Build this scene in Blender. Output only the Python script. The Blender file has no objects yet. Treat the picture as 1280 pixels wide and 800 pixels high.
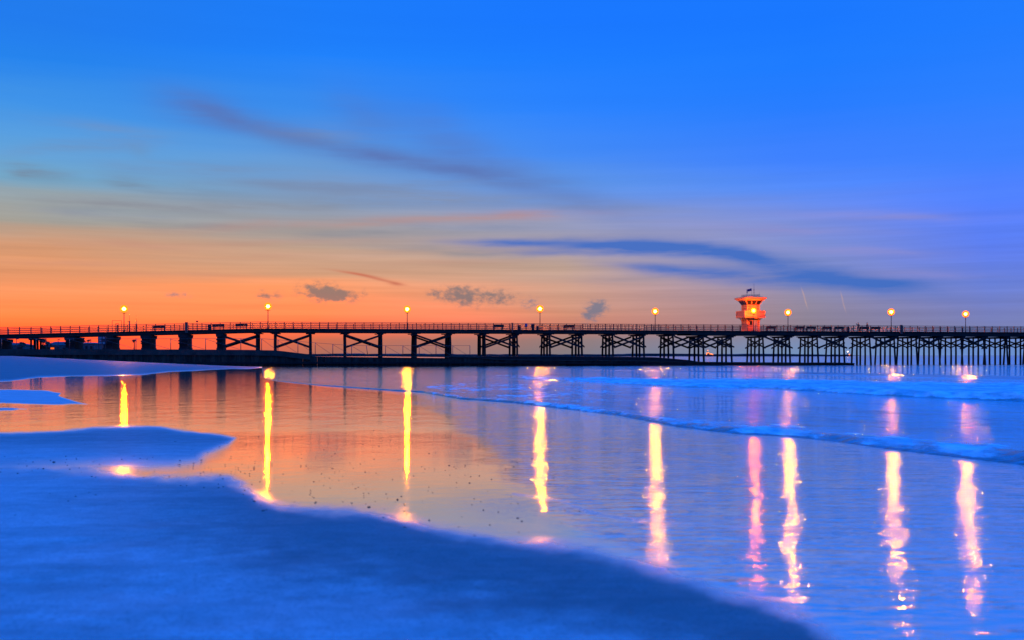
import bpy, bmesh, math, random
import numpy as np
from mathutils import Vector, Matrix

random.seed(7)
rng = np.random.default_rng(11)
scene = bpy.context.scene
col = scene.collection

# ------------------------------------------------------------------ camera
F = 1270.0            # focal length in pixels of a 1280 wide frame
EYE = 1.75            # eye height above the sea
HOR = 444.0           # horizon row
cam_data = bpy.data.cameras.new('camera')
cam = bpy.data.objects.new('camera', cam_data)
col.objects.link(cam)
cam.location = (0, 0, EYE)
cam.rotation_euler = (math.radians(90), 0, 0)
cam_data.sensor_width = 36.0
cam_data.lens = 36.0 * F / 1280.0
cam_data.shift_y = (HOR - 400.0) / 1280.0
cam_data.clip_start = 0.1
cam_data.clip_end = 60000
cam_data.dof.use_dof = True
cam_data.dof.focus_distance = 85.0
cam_data.dof.aperture_fstop = 1.8
scene.camera = cam

scene.view_settings.view_transform = 'Standard'
scene.view_settings.look = 'None'
scene.view_settings.exposure = 0.0
scene.view_settings.gamma = 1.0
scene.view_settings.use_curve_mapping = False
scene.render.engine = 'CYCLES'
cy = scene.cycles
cy.use_denoising = True
cy.max_bounces = 6
cy.glossy_bounces = 4
cy.diffuse_bounces = 2
cy.transparent_max_bounces = 6
cy.caustics_reflective = False
cy.caustics_refractive = False
cy.sample_clamp_indirect = 6.0
cy.sample_clamp_direct = 0.0


def lin(c):
    out = []
    for v in c:
        v = v / 255.0
        out.append(v / 12.92 if v <= 0.04045 else ((v + 0.055) / 1.055) ** 2.4)
    return out


# ------------------------------------------------------------------ node helper
class N:
    def __init__(self, tree):
        self.t = tree
        self.t.nodes.clear()

    def new(self, typ, **kw):
        n = self.t.nodes.new(typ)
        for k, v in kw.items():
            setattr(n, k, v)
        return n

    def put(self, sock, v):
        if isinstance(v, bpy.types.NodeSocket):
            self.t.links.new(v, sock)
        elif v is not None:
            if hasattr(sock.default_value, '__len__') and not hasattr(v, '__len__'):
                v = (v,) * len(sock.default_value)
            if hasattr(sock.default_value, '__len__') and len(sock.default_value) == 4 and len(v) == 3:
                v = (*v, 1.0)
            sock.default_value = v

    def math(self, op, a, b=None, c=None, clamp=False):
        n = self.new('ShaderNodeMath', operation=op, use_clamp=clamp)
        self.put(n.inputs[0], a)
        if b is not None: self.put(n.inputs[1], b)
        if c is not None: self.put(n.inputs[2], c)
        return n.outputs[0]

    def vmath(self, op, a, b=None, out=0):
        n = self.new('ShaderNodeVectorMath', operation=op)
        self.put(n.inputs[0], a)
        if b is not None: self.put(n.inputs[1], b)
        return n.outputs[out]

    def smooth(self, v, lo, hi, a=0.0, b=1.0):
        n = self.new('ShaderNodeMapRange', interpolation_type='SMOOTHSTEP')
        self.put(n.inputs[0], v)
        for i, x in enumerate((lo, hi, a, b)): self.put(n.inputs[i + 1], x)
        return n.outputs[0]

    def linear(self, v, lo, hi, a=0.0, b=1.0):
        n = self.new('ShaderNodeMapRange')
        self.put(n.inputs[0], v)
        for i, x in enumerate((lo, hi, a, b)): self.put(n.inputs[i + 1], x)
        return n.outputs[0]

    def mix(self, fac, a, b, blend='MIX'):
        n = self.new('ShaderNodeMix', data_type='RGBA', blend_type=blend)
        self.put(n.inputs[0], fac)
        self.put(n.inputs[6], a)
        self.put(n.inputs[7], b)
        return n.outputs[2]

    def fmix(self, fac, a, b):
        n = self.new('ShaderNodeMix', data_type='FLOAT')
        self.put(n.inputs[0], fac)
        self.put(n.inputs[2], a)
        self.put(n.inputs[3], b)
        return n.outputs[0]

    def noise(self, vec, scale, detail=3.0, rough=0.5, dim='3D'):
        n = self.new('ShaderNodeTexNoise', noise_dimensions=dim)
        self.put(n.inputs['Vector'], vec)
        n.inputs['Scale'].default_value = scale
        n.inputs['Detail'].default_value = detail
        n.inputs['Roughness'].default_value = rough
        return n.outputs[0]

    def mapping(self, vec, loc=(0, 0, 0), rot=(0, 0, 0), scale=(1, 1, 1), kind='POINT'):
        n = self.new('ShaderNodeMapping', vector_type=kind)
        self.put(n.inputs[0], vec)
        n.inputs['Location'].default_value = loc
        n.inputs['Rotation'].default_value = rot
        n.inputs['Scale'].default_value = scale
        return n.outputs[0]

    def attr(self, name):
        return self.new('ShaderNodeAttribute', attribute_name=name, attribute_type='GEOMETRY').outputs['Fac']

    def bump(self, h, dist, strength=1.0, normal=None):
        n = self.new('ShaderNodeBump')
        n.inputs['Strength'].default_value = strength
        self.put(n.inputs['Distance'], dist)
        self.put(n.inputs['Height'], h)
        if normal is not None: self.put(n.inputs['Normal'], normal)
        return n.outputs[0]


# ------------------------------------------------------------------ sky (world)
world = bpy.data.worlds.new('World')
scene.world = world
world.use_nodes = True
w = N(world.node_tree)


def azel(x, y):
    u = (x - 640.0) / F
    return math.degrees(math.atan(u)), math.degrees(math.atan((HOR - y) / F * math.cos(math.atan(u))))


dirv = w.new('ShaderNodeTexCoord').outputs['Generated']
sep = w.new('ShaderNodeSeparateXYZ')
w.put(sep.inputs[0], dirv)
az = w.math('MULTIPLY', w.math('ARCTAN2', sep.outputs[0], sep.outputs[1]), 180 / math.pi)
el = w.math('MULTIPLY', w.math('ARCSINE', sep.outputs[2]), 180 / math.pi)
comb = w.new('ShaderNodeCombineXYZ')
w.put(comb.inputs[0], az)
w.put(comb.inputs[1], el)
AE = comb.outputs[0]
band = w.noise(w.mapping(AE, scale=(0.035, 0.55, 1)), 1.0, 4.0, 0.55)
el_w = w.math('ADD', el, w.math('MULTIPLY', w.math('SUBTRACT', band, 0.20), 2.0))
# no wobble right at the horizon
el_s = w.fmix(w.smooth(el, 0.6, 3.0), el, el_w)

COLS = {
    60: [(12, 34, 124, 238), (60, 38, 132, 238), (120, 68, 150, 232), (180, 100, 165, 220), (205, 115, 170, 205),
         (235, 152, 166, 172), (260, 168, 162, 150), (285, 204, 155, 124), (305, 222, 154, 112), (330, 238, 155, 108),
         (362, 262, 152, 94), (388, 325, 140, 74), (405, 335, 114, 54), (440, 310, 90, 38)],
    400: [(12, 28, 124, 250), (60, 32, 130, 252), (120, 58, 140, 238), (160, 84, 150, 226), (200, 106, 156, 214),
          (240, 134, 156, 186), (270, 164, 160, 160), (300, 194, 163, 142), (330, 220, 162, 125), (350, 262, 156, 100),
          (380, 300, 145, 88), (402, 300, 122, 74), (425, 208, 110, 80), (444, 172, 110, 95)],
    700: [(12, 26, 120, 255), (60, 30, 126, 255), (120, 44, 132, 255), (180, 70, 140, 245), (220, 95, 150, 230),
          (250, 135, 155, 206), (280, 166, 160, 175), (320, 194, 165, 150), (350, 210, 160, 138), (380, 214, 145, 118),
          (402, 206, 130, 110), (425, 148, 124, 122), (444, 130, 122, 128)],
    1000: [(12, 26, 120, 255), (60, 30, 124, 255), (120, 40, 125, 255), (180, 64, 130, 255), (220, 85, 140, 250),
           (260, 122, 144, 222), (300, 130, 145, 206), (340, 138, 141, 182), (370, 146, 137, 160), (402, 144, 131, 146),
           (430, 124, 142, 180), (444, 115, 146, 190)],
    1240: [(12, 32, 124, 255), (100, 44, 128, 255), (180, 64, 130, 255), (240, 84, 130, 255), (300, 95, 128, 240),
           (340, 106, 129, 216), (380, 118, 128, 192), (402, 121, 129, 182), (430, 110, 142, 204), (444, 105, 143, 208)],
}
ELMAX = 24.0


def ramp(xcol, stops):
    n = w.new('ShaderNodeValToRGB')
    w.put(n.inputs[0], w.math('DIVIDE', el_s, ELMAX, clamp=True))
    cr = n.color_ramp
    cr.interpolation = 'LINEAR'
    pts = sorted((max(0.0, azel(xcol, y)[1]) / ELMAX, lin((r, g, b))) for y, r, g, b in stops)
    while len(cr.elements) < len(pts):
        cr.elements.new(0.5)
    for e, (p, c) in zip(cr.elements, pts):
        e.position = p
    for e, (p, c) in zip(cr.elements, pts):
        e.color = (c[0] / 2, c[1] / 2, c[2] / 2, 1)
    return n.outputs[0]


keys = sorted(COLS)
sky = ramp(keys[0], COLS[keys[0]])
az_w = w.math('ADD', az, w.math('MULTIPLY', w.math('SUBTRACT', w.noise(w.mapping(AE, scale=(0.05, 0.1, 1)), 1.0, 2.0), 0.5), 5.0))
for a, b in zip(keys, keys[1:]):
    f = w.linear(az_w, azel(a, HOR)[0], azel(b, HOR)[0])
    sky = w.mix(f, sky, ramp(b, COLS[b]))
sky = w.vmath('SCALE', sky)
sky.node.inputs['Scale'].default_value = 2.0
streak = w.noise(w.mapping(AE, rot=(0, 0, .03), scale=(0.045, 1.7, 1)), 1.0, 6.0, 0.62)
sk = w.vmath('SCALE', sky)
w.put(sk.node.inputs['Scale'], w.math('ADD', 1.0, w.math('MULTIPLY', w.math('MULTIPLY', w.math('SUBTRACT', streak, 0.5), w.smooth(el, 12.0, 4.0, 0.05, .55)), w.smooth(el, 0.3, 2.5))))
sky = sk
# the eastern half of the sky behind the camera, dusk blue
away = w.smooth(w.math('ABSOLUTE', w.math('ADD', az, 12.0)), 75.0, 130.0)
sky = w.mix(away, sky, (0.018, 0.07, 0.26))
# overhead
zen = w.smooth(el, 18.5, 46.0)
sky = w.mix(zen, sky, (0.008, 0.335, 2.05))


def gauss(x0, y0, x1, y1, half):
    """An elongated soft blob from one sky point to another, thickness in pixels."""
    a0, e0 = azel(x0, y0)
    a1, e1 = azel(x1, y1)
    ln = math.hypot(a1 - a0, e1 - e0) / 2
    m = w.mapping(WARP, loc=((a0 + a1) / 2, (e0 + e1) / 2, 0), rot=(0, 0, math.atan2(e1 - e0, a1 - a0)),
                  scale=(max(ln, 1e-3), half / 22.17, 1), kind='TEXTURE')
    d2 = w.vmath('DOT_PRODUCT', m, m, out=1)
    return w.math('EXPONENT', w.math('MULTIPLY', d2, -1.0))


def group(items, amp=1.0):
    acc = None
    for it in items:
        g = gauss(*it[:5])
        if len(it) > 5:
            g = w.math('MULTIPLY', g, it[5])
        acc = g if acc is None else w.math('ADD', acc, g)
    return w.math('MULTIPLY', acc, amp)


wn = w.new('ShaderNodeTexNoise', noise_dimensions='2D')
w.put(wn.inputs['Vector'], w.mapping(AE, scale=(0.16, 0.5, 1)))
wn.inputs['Scale'].default_value = 1.0
wn.inputs['Detail'].default_value = 4.0
wv = w.vmath('SUBTRACT', wn.outputs['Color'], (0.5, 0.5, 0.5))
WARP = w.vmath('ADD', AE, w.vmath('MULTIPLY', wv, (2.6, 0.55, 0)))
wisp = w.noise(w.mapping(AE, rot=(0, 0, .12), scale=(0.16, 1.5, 1)), 1.0, 6.0, 0.62)
wispf = w.smooth(wisp, 0.30, 0.66, 0.25, 1.0)

wispf2 = w.smooth(wisp, 0.25, 0.60, 0.55, 1.0)


def lay(items, color, amp, mod=None, clampmax=0.95):
    global sky
    g = group(items, amp)
    if mod is not None:
        g = w.math('MULTIPLY', g, mod)
    g = w.math('MINIMUM', g, clampmax)
    sky = w.mix(g, sky, lin(color))


# long violet streak high on the left
lay([(190, 118, 300, 146, 20, .75), (240, 132, 330, 156, 15, .5), (290, 150, 420, 184, 13, .8), (380, 180, 540, 206, 13, .85), (470, 196, 640, 224, 10, .8), (580, 212, 680, 240, 13, .5),
     (410, 120, 500, 170, 26, .45), (500, 140, 610, 200, 26, .5), (650, 225, 800, 275, 17, .5), (560, 190, 680, 215, 14, .4)],
    (92, 114, 176), 0.66, wispf2)
# slate streaks at left
lay([(0, 208, 90, 222, 8), (130, 224, 200, 232, 8), (170, 230, 320, 246, 7, .7), (0, 212, 40, 216, 8), (150, 180, 190, 196, 9, .4)],
    (118, 136, 158), 0.62, wispf)
# pinkish bands
lay([(180, 288, 420, 280, 6), (380, 280, 640, 270, 7), (560, 270, 740, 268, 6), (180, 306, 520, 300, 5, .7), (60, 300, 260, 314, 5, .6),
     (300, 322, 520, 316, 4, .6), (15, 326, 170, 330, 4, .8), (100, 342, 330, 346, 4, .6), (480, 330, 660, 324, 4, .5)],
    (192, 138, 124), 0.45, wispf)
lay([(20, 246, 260, 262, 9), (200, 258, 480, 252, 8), (420, 240, 640, 250, 9), (60, 276, 300, 284, 6), (320, 296, 560, 290, 6), (480, 312, 700, 318, 6), (330, 160, 460, 170, 12, .5), (60, 150, 200, 170, 10, .5)],
    (136, 138, 150), 0.6, wispf)
lay([(15, 190, 180, 176, 8, .7), (120, 206, 330, 214, 7, .8), (240, 226, 460, 236, 7, .7), (400, 232, 640, 228, 7, .7), (620, 250, 860, 262, 8, .6), (500, 285, 720, 280, 5, .7), (40, 262, 200, 272, 5, .7), (700, 350, 900, 345, 6, .5)],
    (122, 134, 164), 0.62, wispf)
# blue streaks at right
lay([(570, 304, 700, 300, 5), (660, 306, 830, 309, 9), (740, 304, 940, 316, 10), (860, 312, 1020, 338, 11), (950, 332, 1120, 358, 12),
     (760, 332, 900, 341, 6), (860, 340, 1030, 357, 9), (1040, 352, 1180, 364, 10, .4), (640, 314, 800, 318, 4, .6), (1060, 350, 1200, 362, 8, .5),
     (1120, 352, 1260, 346, 5, .3)],
    (64, 110, 196), 0.8, wispf2)
# mauve bands high right
lay([(880, 282, 1100, 292, 6), (1000, 268, 1220, 272, 6), (980, 312, 1180, 318, 5), (1080, 340, 1240, 344, 5)], (148, 144, 205), 0.55, wispf)
# small dark puffs above the pier
pn = w.noise(w.mapping(AE, scale=(1.0, 1.5, 1)), 2.2, 5.0, 0.60)


def puffs(items, color, amp):
    global sky
    g = group(items, 1.0)
    g = w.math('ADD', g, w.math('MULTIPLY', w.math('SUBTRACT', pn, 0.5), w.math('MINIMUM', w.math('MULTIPLY', g, 7.0), 2.6)))
    g = w.smooth(g, 0.02, 1.05, 0.0, amp)
    sky = w.mix(g, sky, lin(color))


puffs([(374, 362, 430, 368, 12), (400, 366, 452, 373, 7, .8), (326, 368, 356, 371, 7, .6), (452, 365, 462, 370, 8, .4)], (118, 114, 114), 0.8)
puffs([(550, 367, 610, 372, 12), (610, 370, 640, 374, 9, .6), (530, 366, 550, 370, 6, .4)], (108, 112, 120), 0.78)
puffs([(724, 386, 754, 390, 12), (736, 378, 744, 384, 9, .5), (644, 377, 662, 382, 8, .5), (198, 368, 225, 371, 4, .4)], (104, 118, 142), 0.8)

# condensation trails
WARP = AE
lay([(418, 338, 470, 346, 1.6), (448, 343, 500, 355, 1.8), (486, 354, 504, 356, 2.5, .8)], (205, 118, 92), 0.75)
lay([(1002, 361, 1006, 372, .7), (1005, 371, 1009, 384, .7), (1051, 366, 1054, 377, .7, .8), (1053, 376, 1057, 389, .7, .7)], (205, 165, 150), 0.55)

bg = w.new('ShaderNodeBackground')
w.put(bg.inputs[0], sky)
bg.inputs[1].default_value = 1.0
wo = w.new('ShaderNodeOutputWorld')
w.put(wo.inputs[0], bg.outputs[0])


# ------------------------------------------------------------------ materials
def material(name):
    m = bpy.data.materials.new(name)
    m.use_nodes = True
    return m, N(m.node_tree)


def finish(n, shader):
    o = n.new('ShaderNodeOutputMaterial')
    n.put(o.inputs[0], shader)


def grainy(name, c1, c2, scale=3.0, rough=0.8, stretch=(1, 1, 1), spec=0.3, bump=0.02, metal=0.0):
    m, n = material(name)
    pos = n.new('ShaderNodeTexCoord').outputs['Object']
    v = n.mapping(pos, scale=stretch)
    f = n.noise(v, scale, 6.0, 0.65)
    f2 = n.noise(v, scale * 7.3, 3.0, 0.6)
    f = n.smooth(n.math('ADD', n.math('MULTIPLY', f, .7), n.math('MULTIPLY', f2, .3)), .33, .67)
    p = n.new('ShaderNodeBsdfPrincipled')
    n.put(p.inputs['Base Color'], n.mix(f, c1, c2))
    n.put(p.inputs['Roughness'], n.math('ADD', n.math('MULTIPLY', f2, .2), rough - .1))
    p.inputs['Specular IOR Level'].default_value = spec
    p.inputs['Metallic'].default_value = metal
    n.put(p.inputs['Normal'], n.bump(f2, bump))
    finish(n, p.outputs[0])
    return m


def glow(name, color, strength):
    m, n = material(name)
    e = n.new('ShaderNodeEmission')
    n.put(e.inputs[0], color)
    e.inputs[1].default_value = strength
    finish(n, e.outputs[0])
    return m


M = {}
M['pile'] = grainy('pile_timber', (.014, .012, .012), (.036, .030, .027), 2.0, .85, (1, 1, .25))
M['deck'] = grainy('deck_timber', (.022, .018, .016), (.052, .042, .036), 1.2, .85, (.3, 1, 1))
M['rail'] = grainy('rail_timber', (.18, .075, .055), (.28, .125, .095), 2.5, .75, (.4, 1, 1))  # red of the lamps' glow is put into the timber colour
M['concrete'] = grainy('stained_concrete', (.026, .023, .021), (.062, .055, .05), .9, .9)
M['groin'] = grainy('groin_wall', (.020, .014, .011), (.10, .068, .046), 1.5, .9, (1.4, 1.4, .22))
M['cap'] = grainy('groin_cap', (.045, .036, .029), (.10, .078, .060), .8, .9)
M['slime'] = grainy('groin_foot', (.010, .010, .010), (.03, .028, .024), 1.0, .75)
M['steel'] = grainy('galvanised_steel', (.10, .10, .10), (.18, .18, .18), 4, .6, metal=.4)
M['pole'] = grainy('pole_paint', (.035, .03, .028), (.07, .06, .055), 3, .5)
M['bench'] = grainy('bench_boards', (.14, .045, .036), (.22, .075, .06), 2, .8, (.3, 1, 1))
M['bin'] = grainy('bin_paint', (.05, .03, .045), (.08, .05, .07), 2, .6)
M['blue'] = grainy('blue_paint', (.03, .10, .28), (.04, .14, .36), 2, .5)
M['white'] = grainy('tower_paint', (.52, .17, .07), (.62, .21, .09), 1.2, .7, bump=.005)  # orange lamp glow put into the paint colour; the tower itself is neutral
M['trim'] = grainy('tower_trim', (.78, .29, .11), (.86, .33, .13), 1.2, .6, bump=.003)  # pale trim reddened too, lamp glow mixed into its colour
M['shutter'] = grainy('tower_balcony_panel', (.36, .32, .30), (.48, .44, .41), 1.5, .8)
M['rust'] = grainy('radio_steel', (.14, .13, .13), (.24, .23, .22), 4, .6)
M['house'] = grainy('house_render', (.09, .085, .085), (.13, .125, .125), .5, .9)
M['roof'] = grainy('house_roof', (.07, .065, .07), (.11, .10, .11), .8, .9)
M['dark'] = grainy('dark_opening', (.012, .012, .014), (.02, .02, .024), 1, .4)
M['board'] = grainy('notice_board', (.03, .035, .05), (.05, .055, .07), 1, .8)
M['paper'] = grainy('notice_paper', (.25, .25, .27), (.36, .36, .38), 2, .8)
M['bark'] = grainy('palm_bark', (.03, .025, .02), (.06, .05, .04), 3, .9)
M['leaf'] = grainy('palm_leaf', (.014, .022, .012), (.035, .05, .026), 2, .8)
M['hill'] = grainy('far_land', (.018, .020, .026), (.04, .042, .05), .004, .95)
M['rock'] = grainy('breakwater_rock', (.02, .02, .024), (.05, .05, .055), .2, .95)
M['skin'] = grainy('skin', (.35, .2, .15), (.4, .24, .18), 3, .6)
M['coat'] = grainy('dark_coat', (.015, .017, .03), (.03, .033, .05), 3, .9)
M['trouser'] = grainy('dark_trousers', (.02, .02, .03), (.035, .035, .045), 3, .9)
M['hull'] = grainy('boat_hull', (.06, .06, .07), (.1, .1, .11), 1, .6)
M['pebble'] = grainy('pebble', (.012, .012, .014), (.045, .042, .042), 20, .5)
LAMP_C = (1.0, 0.13, 0.010)
M['bulb'] = glow('sodium_bulb', (1.0, .37, .003), 4000.0)
M['tower_bulb'] = glow('tower_lamp_bulb', (1.0, .20, .002), 1800.0)
M['deck_light'] = glow('boat_lights', (1.0, .20, .03), 4.0)
M['white_light'] = glow('beacon_light', (1.0, .62, .4), 8.0)
M['window_light'] = glow('window_light', (1.0, .14, .015), 1.1)
# frosted amber globe: lets the bulb through and glows faintly itself
m, n = material('amber_globe')
tr = n.new('ShaderNodeBsdfTransparent'); n.put(tr.inputs[0], (1.0, .72, .40))
em = n.new('ShaderNodeEmission'); n.put(em.inputs[0], LAMP_C); em.inputs[1].default_value = 4.0
mx = n.new('ShaderNodeMixShader'); mx.inputs[0].default_value = .55
n.put(mx.inputs[1], tr.outputs[0]); n.put(mx.inputs[2], em.outputs[0])
finish(n, mx.outputs[0])
M['globe'] = m


# ------------------------------------------------------------------ mesh builder
class MB:
    def __init__(self):
        self.v, self.f, self.mi, self.sm = [], [], [], []

    def add(self, verts, faces, mi=0, smooth=False):
        b = len(self.v)
        self.v += [tuple(x) for x in verts]
        self.f += [tuple(i + b for i in f) for f in faces]
        self.mi += [mi] * len(faces)
        self.sm += [smooth] * len(faces)
        return self

    def box(self, c, s, rz=0.0, mi=0):
        hx, hy, hz = s[0] / 2, s[1] / 2, s[2] / 2
        R = Matrix.Rotation(rz, 3, 'Z')
        vs = [Vector(c) + R @ Vector((x * hx, y * hy, z * hz)) for z in (-1, 1) for x, y in ((-1, -1), (1, -1), (1, 1), (-1, 1))]
        return self.add(vs, [(3, 2, 1, 0), (4, 5, 6, 7), (0, 1, 5, 4), (1, 2, 6, 5), (2, 3, 7, 6), (3, 0, 4, 7)], mi)

    def beam(self, p0, p1, wd, ht, mi=0, side=None):
        p0, p1 = Vector(p0), Vector(p1)
        d = (p1 - p0).normalized()
        s = Vector(side).normalized() if side is not None else d.cross(Vector((0, 0, 1)))
        if s.length < 1e-4: s = Vector((1, 0, 0))
        s = (s - d * s.dot(d)).normalized()
        u = s.cross(d)
        vs = [p + s * (a * wd / 2) + u * (b * ht / 2) for p in (p0, p1) for a, b in ((-1, -1), (1, -1), (1, 1), (-1, 1))]
        return self.add(vs, [(3, 2, 1, 0), (4, 5, 6, 7), (0, 1, 5, 4), (1, 2, 6, 5), (2, 3, 7, 6), (3, 0, 4, 7)], mi)

    def tube(self, pts, radii, seg=10, mi=0, cap=True):
        pts = [Vector(p) for p in pts]
        if not hasattr(radii, '__len__'): radii = [radii] * len(pts)
        vs, fs = [], []
        for i, p in enumerate(pts):
            d = (pts[min(i + 1, len(pts) - 1)] - pts[max(i - 1, 0)]).normalized()
            a = d.cross(Vector((0, 1, 0)))
            if a.length < .1: a = d.cross(Vector((1, 0, 0)))
            a.normalize()
            b = d.cross(a)
            for k in range(seg):
                t = 2 * math.pi * k / seg
                vs.append(p + (a * math.cos(t) + b * math.sin(t)) * radii[i])
        for i in range(len(pts) - 1):
            for k in range(seg):
                k2 = (k + 1) % seg
                fs.append((i * seg + k, i * seg + k2, (i + 1) * seg + k2, (i + 1) * seg + k))
        self.add(vs, fs, mi, True)
        if cap:
            b = len(self.v) - len(vs)
            self.f += [tuple(b + k for k in reversed(range(seg))), tuple(b + (len(pts) - 1) * seg + k for k in range(seg))]
            self.mi += [mi, mi]; self.sm += [False, False]
        return self

    def ball(self, c, r, seg=14, rings=9, mi=0, squash=(1, 1, 1)):
        vs, fs = [(c[0], c[1], c[2] - r * squash[2])], []
        for i in range(1, rings):
            a = -math.pi / 2 + math.pi * i / rings
            for k in range(seg):
                t = 2 * math.pi * k / seg
                vs.append((c[0] + r * squash[0] * math.cos(a) * math.cos(t), c[1] + r * squash[1] * math.cos(a) * math.sin(t), c[2] + r * squash[2] * math.sin(a)))
        vs.append((c[0], c[1], c[2] + r * squash[2]))
        for k in range(seg):
            k2 = (k + 1) % seg
            fs.append((0, 1 + k2, 1 + k))
            for i in range(rings - 2):
                a, b = 1 + i * seg, 1 + (i + 1) * seg
                fs.append((a + k, a + k2, b + k2, b + k))
            a = 1 + (rings - 2) * seg
            fs.append((a + k, a + k2, len(vs) - 1))
        return self.add(vs, fs, mi, True)

    def prism(self, loop0, loop1, mi=0):
        n_ = len(loop0)
        vs = list(loop0) + list(loop1)
        fs = [tuple(reversed(range(n_))), tuple(range(n_, 2 * n_))]
        fs += [(i, (i + 1) % n_, n_ + (i + 1) % n_, n_ + i) for i in range(n_)]
        return self.add(vs, fs, mi)

    def build(self, name, mats, parent=None):
        me = bpy.data.meshes.new(name)
        me.from_pydata(self.v, [], self.f)
        if not isinstance(mats, (list, tuple)): mats = [mats]
        for x in mats: me.materials.append(x)
        me.polygons.foreach_set('material_index', self.mi)
        me.polygons.foreach_set('use_smooth', self.sm)
        me.update()
        o = bpy.data.objects.new(name, me)
        col.objects.link(o)
        if parent is not None: o.parent = parent
        return o


def tag(o, label=None, cat=None, group=None, kind=None):
    if label: o['label'] = label
    if cat: o['category'] = cat
    if group: o['group'] = group
    if kind: o['kind'] = kind
    return o


def empty(name, loc=(0, 0, 0), rz=0.0, label=None, cat=None, group=None):
    o = bpy.data.objects.new(name, None)
    o.empty_display_size = .3
    col.objects.link(o)
    o.location = loc
    o.rotation_euler = (0, 0, rz)
    return tag(o, label, cat, group)


def copy_tree(o, parent=None):
    c = o.copy()
    col.objects.link(c)
    if parent is not None: c.parent = parent
    for ch in list(o.children): copy_tree(ch, c)
    return c


# ------------------------------------------------------------------ the pier's line
DX, DY = math.cos(math.atan(.197)), math.sin(math.atan(.197))
RZ = math.atan2(DY, DX)
P0 = (-39.9, 160.8)
ALONG = Vector((DX, DY, 0))
ACROSS = Vector((-DY, DX, 0))
WID = 6.6
DECK = 5.95


def P(t, o, z):
    return Vector((P0[0] + t * DX - o * DY, P0[1] + t * DY + o * DX, z))


def t_at(x, o=0.0):
    """distance along the pier seen at picture column x on the line with offset o"""
    u = (x - 640.0) / F
    ax, ay = P0[0] - o * DY, P0[1] + o * DX
    return (u * ay - ax) / (DX - u * DY)


def deck_z(t):
    return DECK + (min(0.0, t) * 1.05 / 36.4)


def z_at(x, y, o=0.0):
    t = t_at(x, o)
    Y = P(t, o, 0).y
    return EYE + (HOR - y) * Y / F


pier = empty('pier', P(-20, 0, 0), 0.0, 'long dark timber pier on tall piles crossing the whole beach into the sea', 'pier')
PINV = -pier.location


class PB(MB):
    """builder in world coordinates whose mesh is stored relative to a thing's base"""
    def __init__(self, base=None):
        super().__init__()
        self.base = pier.location.copy() if base is None else Vector(base)

    def build(self, name, mats, parent=None):
        self.v = [tuple(Vector(v) - self.base) for v in self.v]
        return super().build(name, mats, parent)


# bents: (picture column of the near pile, kind)
solid = [(-52, 's'), (-6, 's'), (38, 'c'), (87, 's'), (134.5, 's'), (182, 's'), (229, 's'), (274.5, 'w')]
near_x = [321, 343.5, 388, 432, 477, 520, 563.5, 606, 647, 687.5, 728, 766.5, 805, 841.5, 879.5, 915]
right_x = [954, 988, 1022, 1056, 1088, 1119, 1147, 1175, 1202.5, 1231, 1259]
ts_left = [t_at(x) for x, k in solid]
ts_near = [t_at(x) for x in near_x]
ts_right = [t_at(x) for x in right_x]
t = ts_right[-1]
for k in range(14):
    t += 4.25
    ts_right.append(t)
T0, T1 = ts_left[0] - 14, ts_right[-1] + 2.0


def under_z(t):
    return deck_z(t) - (.58 if t < 70 else .80)


# deck: boards and stringers
stations = [T0, 0.0, T1]
b = PB()
for a, c in zip(stations, stations[1:]):
    za, zc = deck_z(a), deck_z(c)
    b.prism([P(a, -.12, za - .13), P(a, WID + .12, za - .13), P(a, WID + .12, za), P(a, -.12, za)],
            [P(c, -.12, zc - .13), P(c, WID + .12, zc - .13), P(c, WID + .12, zc), P(c, -.12, zc)])
t = T0
while t < T1:
    if random.random() < .75:
        b.box(P(t, -.16, deck_z(t) - .05 - random.random() * .03), (.12 + random.random() * .1, .07 + random.random() * .1, .07), RZ)
    t += .45
b.build('deck', M['deck'], pier)
for k, o in enumerate((.02, 1.7, 3.3, 4.9, WID - .02)):
    b = PB()
    for a, c, h in ((T0, 0.0, .40), (0.0, 72.0, .40), (72.0, T1, .58)):
        b.beam(P(a, o, deck_z(a) - .135 - h / 2), P(c, o, deck_z(c) - .135 - h / 2), .16, h)
    b.build('stringer', M['deck'], pier)

def pile(b, t, o, z0, z1, lean=0.0, r=.19, lt=0.0):
    pts, rr = [], []
    for i in range(5):
        f = i / 4
        z = z0 + (z1 - z0) * f
        pts.append(P(t + lt * (1 - f) + random.uniform(-.02, .02), o + lean * (1 - f), z))
        rr.append(r * (1.12 - .2 * f) * random.uniform(.95, 1.05))
    b.tube(pts, rr, 9)


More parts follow.
